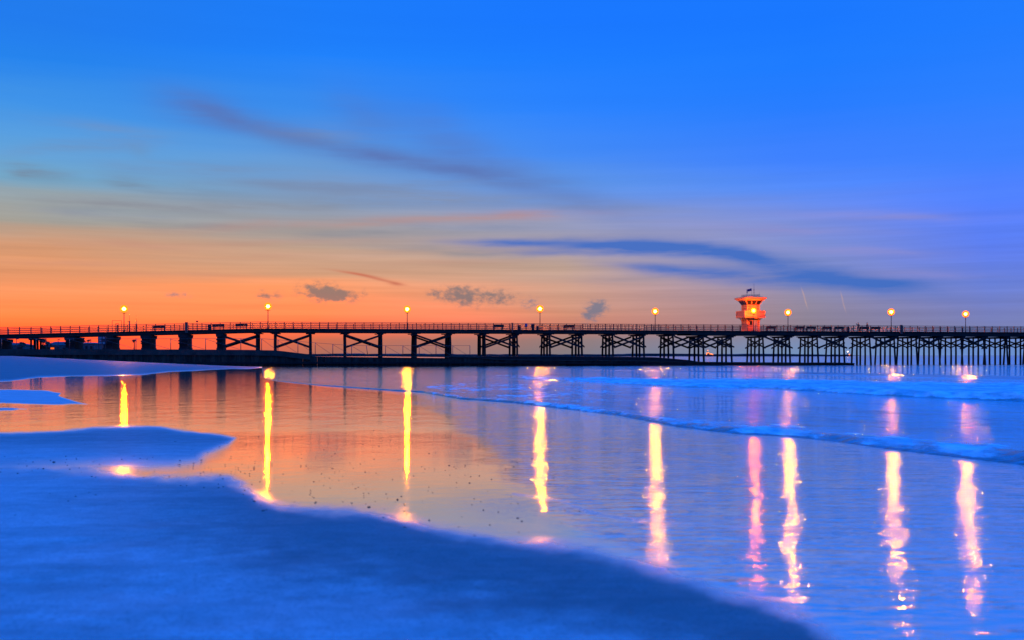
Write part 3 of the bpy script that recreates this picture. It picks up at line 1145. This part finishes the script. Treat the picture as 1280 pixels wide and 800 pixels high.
make_palm(27.5, 428.0, 300, 'round headed palm at the far left edge', 1.3)
make_palm(53.5, 424.5, 300, 'tallest palm, rising over dark shrubs beside the kiosk', 1.3, .15)
make_palm(58.5, 427.5, 285, 'shorter palm leaning over dark shrubs beside the kiosk', 1.2, .3)
make_palm(104.5, 425.5, 340, 'small palm left of two over the pale flat house', .9)
make_palm(111.0, 424.8, 340, 'small palm right of two over the pale flat house', .9)
make_palm(167.8, 424.8, 320, 'lone small palm seen under the pier below the masts', .85)


def make_bush(x0, x1, ytop, Y, label):
    p0, p1 = at(x0, HOR, Y), at(x1, HOR, Y)
    zt = at(0, ytop, Y).z
    b = MB()
    cx, wx, hz = (p0.x + p1.x) / 2, (p1.x - p0.x) / 2, zt - LZ
    for k in range(560):
        a, r = random.uniform(0, 2 * math.pi), random.random() ** .6
        x_, y_, z_ = math.cos(a) * r * wx, math.sin(a) * r * wx * .8, random.random() ** .8 * hz * (1 - .45 * r * r) * random.uniform(.8, 1.1)
        s = random.uniform(.12, .26)
        n_ = Vector((random.uniform(-1, 1), random.uniform(-1, 1), random.uniform(-.3, 1))).normalized()
        u_ = n_.cross(Vector((.3, .5, .8))).normalized(); v2 = n_.cross(u_)
        c = Vector((x_, y_, z_))
        b.add([c - u_ * s, c - v2 * s * .6, c + u_ * s, c + v2 * s * .6], [(0, 1, 2, 3)])
    e = empty('shrub', (cx, Y, LZ - .05), 0, label, 'shrub', 'shrubs behind the groin wall')
    b.build('foliage', M['leaf'], e)
    MB().tube([(0, 0, 0), (0, 0, hz * .7)], [.12, .05], 7).build('stem', M['bark'], e)


make_bush(50, 58, 430, 240, 'dark shrub at the foot of the two taller palms')
make_bush(58, 63.5, 434, 238, 'low dark shrub touching the orange lit kiosk')

# notice board
p = at(127.5, 425.5, 152)
nb = empty('notice_board', (p.x, 152, 2.2), RZ, 'dark notice board with pale sheets on two legs under the ramp', 'notice board')
MB().box((0, 0, p.z - 2.2), (1.15, .08, 1.25)).build('panel', M['board'], nb)
for sx in (-.45, .45): MB().box((sx, .07, (p.z - 2.2 + .5) / 2), (.1, .08, p.z - 2.2 + .5)).build('leg', M['pole'], nb)
for i_ in range(2):
    for j_ in range(3):
        if (i_, j_) == (1, 1): continue
        MB().box((-.26 + i_ * .52, -.05, p.z - 2.2 - .38 + j_ * .38), (.42 - .1 * ((i_ + j_) % 2), .02, .28)).build('sheet', M['paper'], nb)
# thin lamp standards in the town
for x, yt, lab in ((20.6, 424, 'unlit thin standard at the far left, under the ramp'), (72.6, 424.5, 'unlit thin standard in front of the hip roofed house')):
    p = at(x, yt, 210)
    e = empty('lamp_standard', (p.x, 210, LZ - .1), 0, lab, 'lamp post', 'unlit standards behind the groin wall')
    MB().tube([(0, 0, 0), (0, 0, p.z - LZ + .1)], [.09, .06], 8).build('pole', M['pole'], e)
    MB().box((.18, 0, p.z - LZ + .12), (.55, .18, .12)).build('head', M['pole'], e)

# ------------------------------------------------------------------ horizon: land, breakwater, boats
vs, fs = [], []
Yh = 4200.0
xs = np.linspace(-1800, 1075, 420)
for k, x in enumerate(xs):
    u = (x - 640) / F
    hh = 2.6 + 3.4 * (0.5 + .5 * math.sin(x * .031 + 1)) * (0.5 + .5 * math.sin(x * .0083)) + random.uniform(0, 2.4)
    if 400 < x < 600: hh += 2.5 * random.random()
    if x > 980: hh *= max(.1, (1075 - x) / 95)
    if x < 300: hh += 10
    X = u * Yh
    vs += [(X, Yh, -3), (X, Yh, hh + 1), (X, Yh + 700, hh * 1.3 + 1), (X, Yh + 900, -3)]
for k in range(len(xs) - 1):
    for j in range(3):
        a = k * 4 + j
        fs.append((a, a + 4, a + 5, a + 1))
tag(MB().add(vs, fs).build('hills', M['hill']), 'low dark far shore along the horizon', None, None, 'structure')

bw = MB()
Yb = 1480.0
x = 120.0
while x < 1062:
    X = (x - 640) / F * Yb
    hgt = random.uniform(2.3, 3.0)
    wdt = random.uniform(4, 7)
    bw.prism([(X - wdt, Yb - 5, -1.5), (X + wdt, Yb - 5, -1.5), (X + wdt, Yb + 5, -1.5), (X - wdt, Yb + 5, -1.5)],
             [(X - wdt * .7, Yb - 2, hgt), (X + wdt * .7, Yb - 2 + random.uniform(-.5, .5), hgt * random.uniform(.85, 1.05)), (X + wdt * .7, Yb + 2, hgt), (X - wdt * .7, Yb + 2, hgt)])
    x += 4.2
tag(bw.build('breakwater', M['rock']), 'long low dark rock breakwater out on the horizon', 'breakwater')

Yv = 1400.0
p = at(887, HOR, Yv)
boat = empty('work_boat', (p.x, Yv, 0), 0, 'boat with bright orange deck lights anchored out beyond the pier', 'boat')
MB().prism([(-4.6, 0, -.3), (4.8, 0, -.3), (4.8, 3, -.3), (-4.6, 3, -.3)], [(-5.0, -.3, 2.3), (5.6, -.3, 2.0), (5.6, 3.3, 2.0), (-5.0, 3.3, 2.3)]).build('hull', M['hull'], boat)
MB().box((-1.2, 1.5, 3.6), (4.0, 2.4, 2.9)).build('cabin', M['hull'], boat)
MB().tube([(-2.6, 1.5, 5), (-2.6, 1.5, 9.0)], [.2, .12], 8).build('mast', M['hull'], boat)
for dx, dz, r in ((-2.6, 8.4, .75), (-3.6, 4.6, 1.0), (-1.6, 5.2, .9), (.4, 3.7, 1.0), (2.4, 3.4, 1.0), (4.2, 2.9, .8), (-4.2, 3.1, .8)):
    MB().ball((dx, -.6, dz), r * .72, 10, 7).build('deck_light', M['deck_light'], boat)
p = at(1058, HOR, Yb)
bc = empty('beacon', (p.x, Yb - 6, 0), 0, 'small navigation beacon with pale light at the breakwater end', 'beacon')
MB().tube([(0, 0, -1), (0, 0, 2.6)], [1.8, 1.2], 10).build('base', M['rock'], bc)
MB().tube([(0, 0, 2.6), (0, 0, 6.6)], [.45, .3], 8).build('post', M['hull'], bc)
MB().ball((0, -.4, 7.0), .75, 10, 7).build('light', M['white_light'], bc)
MB().ball((2.2, -.5, 2.8), .8, 10, 7).build('light', M['deck_light'], bc)


# ------------------------------------------------------------------ ground: the beach sheet
def vnoise(x, y, seed=0):
    """value noise, vectorised"""
    xi, yi = np.floor(x).astype(np.int64), np.floor(y).astype(np.int64)
    fx_, fy_ = x - xi, y - yi
    fx_, fy_ = fx_ * fx_ * (3 - 2 * fx_), fy_ * fy_ * (3 - 2 * fy_)

    def hsh(a, b_):
        n_ = (a * 374761393 + b_ * 668265263 + seed * 1442695) & 0x7fffffff
        n_ = ((n_ ^ (n_ >> 13)) * 1274126177) & 0x7fffffff
        return ((n_ ^ (n_ >> 16)) & 0xffff) / 65535.0
    a = hsh(xi, yi); b_ = hsh(xi + 1, yi); c = hsh(xi, yi + 1); d = hsh(xi + 1, yi + 1)
    return (a * (1 - fx_) + b_ * fx_) * (1 - fy_) + (c * (1 - fx_) + d * fx_) * fy_


def fbm(x, y, seed=0, oct_=4):
    s, a, t_ = 0, .5, 0
    for k in range(oct_):
        s = s + a * vnoise(x * 2 ** k, y * 2 ** k, seed + k); t_ += a; a *= .55
    return s / t_


def sdist(px, py, poly):
    """signed distance to a polygon, positive inside"""
    poly = np.array(poly, float)
    best = np.full(px.shape, 1e9)
    inside = np.zeros(px.shape, bool)
    n_ = len(poly)
    for i in range(n_):
        x0, y0 = poly[i]; x1, y1 = poly[(i + 1) % n_]
        ex, ey = x1 - x0, y1 - y0
        tt_ = np.clip(((px - x0) * ex + (py - y0) * ey) / (ex * ex + ey * ey + 1e-9), 0, 1)
        best = np.minimum(best, np.hypot(px - (x0 + tt_ * ex), py - (y0 + tt_ * ey)))
        cnd = ((y0 > py) != (y1 > py)) & (px < ex * (py - y0) / (ey + 1e-12) + x0)
        inside ^= cnd
    return np.where(inside, best, -best)


def sstep(x, a, b_):
    t_ = np.clip((x - a) / (b_ - a), 0, 1)
    return t_ * t_ * (3 - 2 * t_)




# outlines surveyed on the ground plane, kept in (bearing, depression) so near and far are equally sharp
SAND = [
    ([(-900, 583), (-200, 583), (40, 582), (110, 588), (150, 595), (225, 598), (285, 601), (303, 608), (322, 622), (349, 633), (397, 637), (462, 640), (495, 647),
      (527, 657), (576, 669), (625, 676), (660, 681), (690, 684), (740, 691), (790, 702), (840, 721), (900, 741), (965, 758), (1010, 778), (1035, 795), (1120, 880),
      (1500, 1400), (1500, 4000), (-900, 4000)], 'main'),
    ([(-900, 548), (-200, 545), (15, 541), (70, 539), (120, 535), (160, 534), (200, 534.5), (237, 539.5), (275, 543), (294, 548), (285, 555), (255, 566), (245, 575),
      (215, 580), (150, 580), (95, 581), (60, 584), (15, 588), (-900, 600)], 'mound'),
    ([(-900, 484), (-100, 486), (15, 487.6), (60, 489), (76, 491.5), (72, 495), (86, 500), (110, 505.4), (60, 505), (15, 504), (-900, 510)], 'spit'),
    ([(640, 616), (700, 624), (745, 640), (800, 650), (870, 655), (985, 662), (985, 664.5), (868, 658), (796, 653), (740, 644), (698, 627), (640, 618)], 'lip'),
    ([(690, 505), (740, 503), (800, 506), (740, 508)], 'lip'),
    ([(-100, 509.5), (15, 510), (34, 511), (15, 512.5), (-100, 514)], 'spit'),
]
UPPER = [(-900, 486), (-100, 481), (15, 476.5), (50, 471.5), (120, 470), (175, 468.6), (212, 464.6), (250, 463), (312, 461), (332, 459)]
FRONT_A = [(329, 472.5), (345, 476), (397, 481.5), (495, 488.6), (527, 490.5), (576, 499), (640, 503.5), (705, 511), (776, 520), (848, 534), (923, 543),
           (985, 546), (1050, 553), (1112, 562), (1180, 570), (1265, 580), (1500, 610), (2400, 700)]
FRONT_B = [(560, 470), (640, 473.5), (705, 477), (802, 481.5), (870, 484), (940, 485.5), (1000, 488.5), (1070, 492.5), (1160, 497), (1265, 502), (1500, 512), (2400, 560)]


SLOPE = .020


def slope_z(Y):
    """the beach face: rises gently from the swash line toward the viewer"""
    q = np.clip(24.0 - Y, 0, 60)
    return SLOPE * (np.sqrt(q * q + 6.0) - math.sqrt(6.0))


def depth(y):
    """distance of the ground seen at picture row y"""
    Y = EYE * F / (y - HOR)
    for _ in range(14):
        Y = F * (EYE - slope_z(Y)) / (y - HOR)
    return Y


def ground(x, y):
    Y = float(depth(np.array(float(y))))
    return (x - 640.0) / F * Y, Y, float(slope_z(np.array(Y)))


def row_of(x, table):
    return np.interp(x, [p[0] for p in table], [p[1] for p in table])


def grid_object(name, X, Y, Z, attrs, mat):
    nr, nc = X.shape
    me = bpy.data.meshes.new(name)
    co = np.stack([X, Y, Z], -1).reshape(-1, 3).astype(np.float32)
    idx = np.arange(nr * nc).reshape(nr, nc)
    q = np.stack([idx[:-1, :-1], idx[:-1, 1:], idx[1:, 1:], idx[1:, :-1]], -1).reshape(-1, 4)
    me.vertices.add(len(co)); me.vertices.foreach_set('co', co.ravel())
    me.loops.add(q.size); me.loops.foreach_set('vertex_index', q.ravel().astype(np.int32))
    me.polygons.add(len(q))
    me.polygons.foreach_set('loop_start', (np.arange(len(q)) * 4).astype(np.int32))
    me.polygons.foreach_set('use_smooth', np.ones(len(q), bool))
    for k, v in attrs.items():
        a = me.attributes.new(k, 'FLOAT', 'POINT')
        a.data.foreach_set('value', v.ravel().astype(np.float32))
    me.materials.append(mat)
    me.update(calc_edges=True)
    me.validate()
    o = bpy.data.objects.new(name, me)
    col.objects.link(o)
    return o


# polar grid round the viewer's standing place
azs = np.concatenate([np.linspace(-178, -70, 37), np.linspace(-66, -30, 19), np.linspace(-28.5, 28.5, 620), np.linspace(30, 66, 19), np.linspace(70, 182, 39)])
rad = np.concatenate([np.linspace(.3, 3.0, 10), np.exp(np.linspace(np.log(3.3), np.log(190), 330)), np.array([200, 215, 240, 280, 340, 450, 600, 900, 1300])])
A_, R_ = np.meshgrid(np.radians(azs), rad)
X_, Y_ = R_ * np.sin(A_), R_ * np.cos(A_)
front = Y_ > .4 * R_
Ys = np.where(front, Y_, .4 * R_)
PX = 640 + F * X_ / Ys
Z0 = slope_z(np.maximum(Y_, -20.0))
PY = HOR + F * (EYE - Z0) / Ys
wob = (fbm(PX / 46, PY / 9, 3) - .5)
wob2 = (fbm(PX / 12, PY / 4, 9) - .5)
dry = np.zeros_like(X_)
soft_near = np.clip((PY - 540) / 26.0, 1.6, 13.0)
for poly, kd in SAND:
    sd = sdist(PX, PY, poly)
    sf = np.clip((PY - 470) / 22.0, 1.3, 12.0)
    amp = np.clip((PY - 470) / 14.0, .8, 10)
    if kd == 'mound': sf = sf * 1.5 * (1 + 2.0 * sstep(PY, 548, 580))
    if kd == 'main': sf = sf * (2.7 + .6 * (1 - sstep(PX, 60, 240)))
    wt_ = {'bar': .8, 'lip': .45}.get(kd, 1.0)
    if kd == 'mound': amp = amp * .45
    if kd in ('bar', 'lip'): amp = amp * .25; sf = sf * .3
    dry = np.maximum(dry, wt_ * sstep(sd + wob * amp * 1.5 + wob2 * amp * .5, -sf, sf))
up = row_of(PX, UPPER) - PY
dU = depth(row_of(PX, UPPER))
left = 1 - sstep(PX, 318, 345)
dry = np.maximum(dry, sstep(up + wob * 2 + wob2 * 1.0, -.6, .9) * left)
dry = np.where(front, dry, 1.0)
# heights
dW = 152.0
Yc = np.where(front, Y_, 3.0)
s = np.clip((Yc - dU) / (dW - dU), 0, 1.25)
zb = np.interp(PX, [-900, 15, 100, 220, 310, 335], [2.0, 1.72, 1.18, .45, .02, -.03])
Z_ = .018 * dry ** 3 * (0.6 + .8 * fbm(X_ * .5, Y_ * .5, 5)) * (Yc < dU) + zb * np.clip(s, 0, 1) ** 1.15 * left
# gentle undulation of the dry sand
Z_ += dry ** 2 * .018 * (fbm(X_ * 1.3, Y_ * 1.3, 21) - .5) * (Yc < 60)
Z_ = Z_ + Z0
# land behind the wall on the left, sea bed on the right
behind = sstep(Yc, 150.5 + (PX - 15) * .02, 156 + (PX - 15) * .02)
Z_ = np.where(Yc > 150, Z_ * (1 - behind) + behind * np.interp(PX, [335, 388], [LZ - .1, -1.2]), Z_)
dA = depth(row_of(PX, FRONT_A))
# swash crosses the left end too: its back line
under = sstep(Yc, dA - .1, dA + 1.2) * sstep(PX, 326, 334) * (PX > 326)
Z_ = np.where((PX > 326) & (Yc < 166), Z_ - .06 * under - .35 * sstep(Yc, dA + 8, dA + 40) * under, Z_)
wet = 1 - dry
wet = wet * (1 - .999 * (Yc > 151))
# how much standing water lies on the wet sand: the mirror pool at left and the film at right
pool = sstep(PY, 552, 520) * wet
filmR = sstep(PX + wob * 60, 560 + (PY - 560) * 1.1, 640 + (PY - 560) * 1.3)
dm_ = sdist(PX, PY, SAND[0][0])
damp = sstep(dm_, -10, 12) * (1 - sstep(dm_ + wob * 60, 45, 130)) * sstep(PX, -50, 420)
dm2 = sdist(PX, PY, SAND[1][0])
damp = np.maximum(damp, 1.1 * sstep(Yc, dU - 2, dU + 6) * left)
damp = np.maximum(damp, .8 * sstep(dm2, -4, 8) * sstep(PY, 575, 548))
m, n = material('beach_sand')
geo = n.new('ShaderNodeNewGeometry').outputs['Position']
awet, apool, afilm = n.attr('wet'), n.attr('pool'), n.attr('film')
g1 = n.noise(geo, 1.6, 6, .6)
g2 = n.noise(geo, 42.0, 3, .6)
g3 = n.noise(geo, 7.0, 4, .6)
sandc = n.mix(n.smooth(n.math('ADD', n.math('MULTIPLY', g1, .5), n.math('MULTIPLY', g3, .5)), .34, .66), (.36, .345, .33), (.56, .545, .53))
sandc = n.mix(n.smooth(g2, .50, .68, 0, .62), sandc, (.15, .14, .135))
sandc = n.mix(n.smooth(n.noise(geo, 14.0, 5, .7), .50, .66, 0, .5), sandc, (.20, .19, .18))
sandc = n.mix(n.smooth(n.noise(n.mapping(geo, rot=(0, 0, .5), scale=(.5, 1.6, 1)), 1.0, 5, .65), .46, .66, 0, .5), sandc, (.20, .19, .185))
sandc = n.mix(n.math('MULTIPLY', n.attr('damp'), .70), sandc, (.13, .125, .12))
wetc = n.mix(g1, (.26, .22, .18), (.34, .29, .24))
dif = n.new('ShaderNodeBsdfDiffuse')
n.put(dif.inputs[0], n.mix(awet, sandc, wetc))
n.put(dif.inputs['Normal'], n.bump(n.math('ADD', n.math('MULTIPLY', g3, .45), n.math('MULTIPLY', g2, .55)), n.fmix(n.smooth(awet, 0, .4), .022, .004)))
# ripples
rip = n.noise(n.mapping(geo, rot=(0, 0, .12), scale=(.9, .55, 1)), 1.0, 6, .55)
rip2 = n.noise(n.mapping(geo, rot=(0, 0, -.25), scale=(2.6, 4.6, 1)), 1.0, 4, .6)
rip4 = n.noise(n.mapping(geo, rot=(0, 0, -.08), scale=(1.1, 1.9, 1)), 1.0, 2, .5)
rip3 = n.noise(n.mapping(geo, rot=(0, 0, .06), scale=(1.5, 6.5, 1)), 1.0, 3, .6)
rd = None
hgt = n.fmix(afilm, n.math('ADD', n.math('MULTIPLY', rip, .8), n.math('MULTIPLY', rip2, .2)), n.math('ADD', n.math('MULTIPLY', rip, .42), n.math('ADD', n.math('MULTIPLY', rip4, n.smooth(g1, .42, .62, .05, .28)), n.math('MULTIPLY', rip3, .85))))
rd = n.fmix(afilm, n.fmix(apool, .0065, .023), n.math('MULTIPLY', .026, n.smooth(g1, .3, .7, .5, 1.2)))
gl = n.new('ShaderNodeBsdfAnisotropic')
n.put(gl.inputs['Color'], (.97, .96, .95))
n.put(gl.inputs['Roughness'], n.fmix(awet, .55, n.fmix(afilm, n.fmix(apool, .04, .02), .075)))
n.put(gl.inputs['Normal'], n.bump(hgt, rd))
mx = n.new('ShaderNodeMixShader')
lw = n.new('ShaderNodeFresnel'); lw.inputs[0].default_value = 2.1
refl = n.math('MULTIPLY', n.smooth(awet, .12, .95), n.math('MAXIMUM', lw.outputs[0], .92))
lw2 = n.new('ShaderNodeFresnel'); lw2.inputs[0].default_value = 1.4
n.put(mx.inputs[0], n.math('MINIMUM', n.math('ADD', refl, n.math('MULTIPLY', n.math('MULTIPLY', lw2.outputs[0], .38), n.math('SUBTRACT', 1.0, n.math('MULTIPLY', n.attr('damp'), .6)))), .93))
n.put(mx.inputs[1], dif.outputs[0]); n.put(mx.inputs[2], gl.outputs[0])
finish(n, mx.outputs[0])
tag(grid_object('beach', X_, Y_, Z_, {'wet': wet, 'pool': pool, 'film': filmR * wet, 'damp': damp}, m), 'wet and dry sand beach with mirror pools', None, None, 'structure')

# ------------------------------------------------------------------ the sea sheet
us = np.concatenate([np.linspace(-3.0, -.60, 30), np.linspace(-.58, .58, 640), np.linspace(.60, 3.0, 60)])
pxs = 640 + F * us
BACK = [(329, 472.5), (338, 468.5), (352, 466.2), (420, 463.4), (470, 461), (500, 459.6), (520, 458.5)]
nrow = 300
fr = np.where(pxs >= 329, depth(row_of(pxs, FRONT_A)), 158.0)
fr = fr * (1 + .010 * (fbm(pxs / 30, pxs * 0, 4) - .5) + .004 * (fbm(pxs / 7, pxs * 0, 6) - .5))
tt = np.linspace(0, 1, nrow)[:, None]
near = np.exp(np.log(fr)[None, :] * (1 - tt) + np.log(200.0) * tt)
far = np.array([215, 240, 280, 340, 450, 650, 1000, 1600, 2600, 4200, 7000, 12000, 20000.0])[:, None] * np.ones_like(fr)[None, :]
Yg = np.concatenate([near, far], 0)
Xg = us[None, :] * Yg
PXg = np.broadcast_to(pxs[None, :], Yg.shape)
frg = np.broadcast_to(fr[None, :], Yg.shape)
fB = depth(row_of(PXg, FRONT_B)) * (1 + .03 * (fbm(PXg / 60, PXg * 0, 14) - .5) + .010 * (fbm(PXg / 14, PXg * 0, 16) - .5))
back = Yg - frg
hA = np.interp(PXg, [329, 420, 560, 800, 1000, 1265], [.015, .035, .06, .085, .12, .15]) * (.75 + .5 * fbm(PXg / 40, PXg * 0, 31))
lenA = np.interp(PXg, [329, 560, 900, 1265], [3, 5, 2.6, 2.4])
prof_ = sstep(back + .35 * (fbm(Xg * 2.2, Yg * 1.1, 77) - .5), .0, np.interp(PXg, [329, 700, 1265], [.3, .7, 1.3])) * (np.exp(-np.clip(back - .5, 0, None) / lenA) * .8 + .2 * np.exp(-back / 14))
Zg = hA * prof_
bB = Yg - fB
hB = np.interp(PXg, [560, 650, 800, 1000, 1265], [.0, .05, .12, .2, .28]) * (.8 + .4 * fbm(PXg / 45, PXg * 0, 41))
Zg += hB * (.75 + .5 * fbm(Xg * 1.1, Yg * .7, 87)) * sstep(bB, -.6, .9) * np.exp(-np.clip(bB - .6, 0, None) / 7.0)
# a lower swell farther out
fC = EYE * F / (np.interp(PXg, [600, 800, 1000, 1265, 2400], [461, 463.5, 467, 474, 500]) - HOR)
bC = Yg - fC
Zg += np.interp(PXg, [560, 800, 1265], [.0, .08, .22]) * sstep(bC, -2.5, 1.0) * np.exp(-np.clip(bC - 1, 0, None) / 9.0)
# rough water behind the fronts
Zg += .030 * (fbm(Xg * .8, Yg * .5, 51) - .5) * sstep(back, .4, 2.0) * (Yg < 120)
Zg += np.where(Yg > 60, .10 * (fbm(Xg * .09, Yg * .16, 61) - .5) * sstep(Yg, 60, 110) * sstep(PXg, 700, 1000), 0)
Zg = Zg + .004
Zg = Zg + slope_z(Yg)
Zg[0, :] = np.where(pxs >= 329, -.02 + slope_z(Yg[0]), -.3)
Zg = np.where(PXg < 329, np.minimum(Zg, .01), Zg)
# foam
foamB = sstep(bB, -.5, .1) * (1 - sstep(bB, np.interp(PXg, [560, 900, 1265], [6, 13, 16]), np.interp(PXg, [560, 900, 1265], [14, 30, 34])))
foamB *= np.interp(PXg, [560, 640, 760, 1000, 1265], [0, .55, 1.2, 1.5, 1.6])
patch = np.zeros_like(Yg)
for cx, wx, st in ((1112, 70, 1.35), (1210, 66, 1.35), (975, 70, 1.2), (848, 70, .9), (690, 80, .95), (560, 45, .7), (610, 60, .5), (1265, 40, .6), (1050, 40, .4)):
    patch = np.maximum(patch, st * np.exp(-((PXg - cx) / wx) ** 2))
foamA = patch * sstep(back, .05, .35) * (1 - sstep(back, 1.2, 4.5))
edge = .22 * sstep(back, -.01, .03) * (1 - sstep(back, .06, .28)) * np.interp(PXg, [329, 420, 560], [.2, .5, 1])
# spent foam on the swash sheet that runs up at centre left
lobe = sstep(sdist(PXg, HOR + F * (EYE - slope_z(Yg)) / Yg, [(526, 484), (545, 478), (600, 475.5), (680, 477), (760, 484), (800, 497), (820, 512), (700, 504), (600, 499), (560, 494)]), -2, 4) * .55
dist2 = np.interp(PXg, [560, 1265], [.0, .35]) * sstep(bC, -1.5, .5) * (1 - sstep(bC, 3, 12))
foam = np.clip(np.maximum.reduce([foamB, foamA, edge, lobe, dist2]), 0, 1.6)
calm = 1 - sstep(PXg + 90 * (fbm(PXg / 60, Yg / 12, 71) - .5), 480, 900)

m, n = material('sea_water')
geo = n.new('ShaderNodeNewGeometry').outputs['Position']
af, ac = n.attr('foam'), n.attr('calm')
fn = n.noise(n.mapping(geo, scale=(1.5, .8, 1)), 1.0, 6, .66)
fn2 = n.noise(n.mapping(geo, scale=(.35, .18, 1)), 1.0, 4, .6)
fmask = n.math('MULTIPLY', n.smooth(n.math('ADD', af, n.math('MULTIPLY', n.math('SUBTRACT', n.math('ADD', n.math('MULTIPLY', fn, .6), n.math('MULTIPLY', fn2, .4)), .54), 4.2)), .25, 1.0), n.smooth(af, .02, .25))
rip = n.noise(n.mapping(geo, rot=(0, 0, -.1), scale=(.22, .8, 1)), 1.0, 6, .62)
rip2 = n.noise(n.mapping(geo, rot=(0, 0, .06), scale=(1.2, 3.4, 1)), 1.0, 4, .6)
hgt = n.math('ADD', n.math('MULTIPLY', rip, .55), n.math('MULTIPLY', rip2, .45))
gl = n.new('ShaderNodeBsdfAnisotropic')
n.put(gl.inputs['Color'], (.95, .96, .97))
gl.inputs['Roughness'].default_value = .08
n.put(gl.inputs['Normal'], n.bump(hgt, n.fmix(ac, .34, .08)))
dif = n.new('ShaderNodeBsdfDiffuse')
n.put(dif.inputs[0], (.03, .06, .085))
fo = n.new('ShaderNodeBsdfDiffuse')
n.put(fo.inputs[0], n.mix(n.smooth(n.math('ADD', n.math('MULTIPLY', fn, .7), n.math('MULTIPLY', fn2, .3)), .40, .62), (.42, .52, .53), (.90, .95, .94)))
n.put(fo.inputs['Normal'], n.bump(fn, .10))
fr_ = n.new('ShaderNodeFresnel'); fr_.inputs[0].default_value = 1.6
mx = n.new('ShaderNodeMixShader')
n.put(mx.inputs[0], n.math('MINIMUM', n.math('MAXIMUM', fr_.outputs[0], .10), .92))
n.put(mx.inputs[1], dif.outputs[0]); n.put(mx.inputs[2], gl.outputs[0])
mx2 = n.new('ShaderNodeMixShader')
n.put(mx2.inputs[0], fmask)
n.put(mx2.inputs[1], mx.outputs[0]); n.put(mx2.inputs[2], fo.outputs[0])
finish(n, mx2.outputs[0])
tag(grid_object('sea', Xg, Yg, Zg, {'foam': foam, 'calm': calm}, m), 'shallow sea with two low foaming bores', None, None, 'structure')

# ------------------------------------------------------------------ pebbles and shell bits
b = MB()
for k in range(560):
    if k < 300:
        x = random.triangular(200, 760, 430); y = random.triangular(530, 690, 585)
    else:
        x = random.uniform(-20, 340); y = random.triangular(538, 660, 560)
    gx_, gy_, gz_ = ground(x, y)
    if row_of(x, FRONT_A) > y - 6 and x > 329: continue
    r = random.uniform(.0025, .0075) * (1 if random.random() < .93 else 1.6) * (1.25 if k >= 300 else 1.0)
    if k % 3 == 2 and k < 300: gx_ += random.uniform(-.25, .25); gy_ += random.uniform(-.6, .6)
    a = random.uniform(0, 6.28)
    zz = gz_ + (.012 if k >= 300 else 0.0)
    b.ball((gx_, gy_, zz + r * .3), r, 7, 5, squash=(random.uniform(.8, 1.7), random.uniform(.8, 1.3), random.uniform(.5, .9)))
tag(b.build('pebbles', M['pebble']), 'dark pebbles and shell bits strewn on the wet sand', None, None, 'stuff')
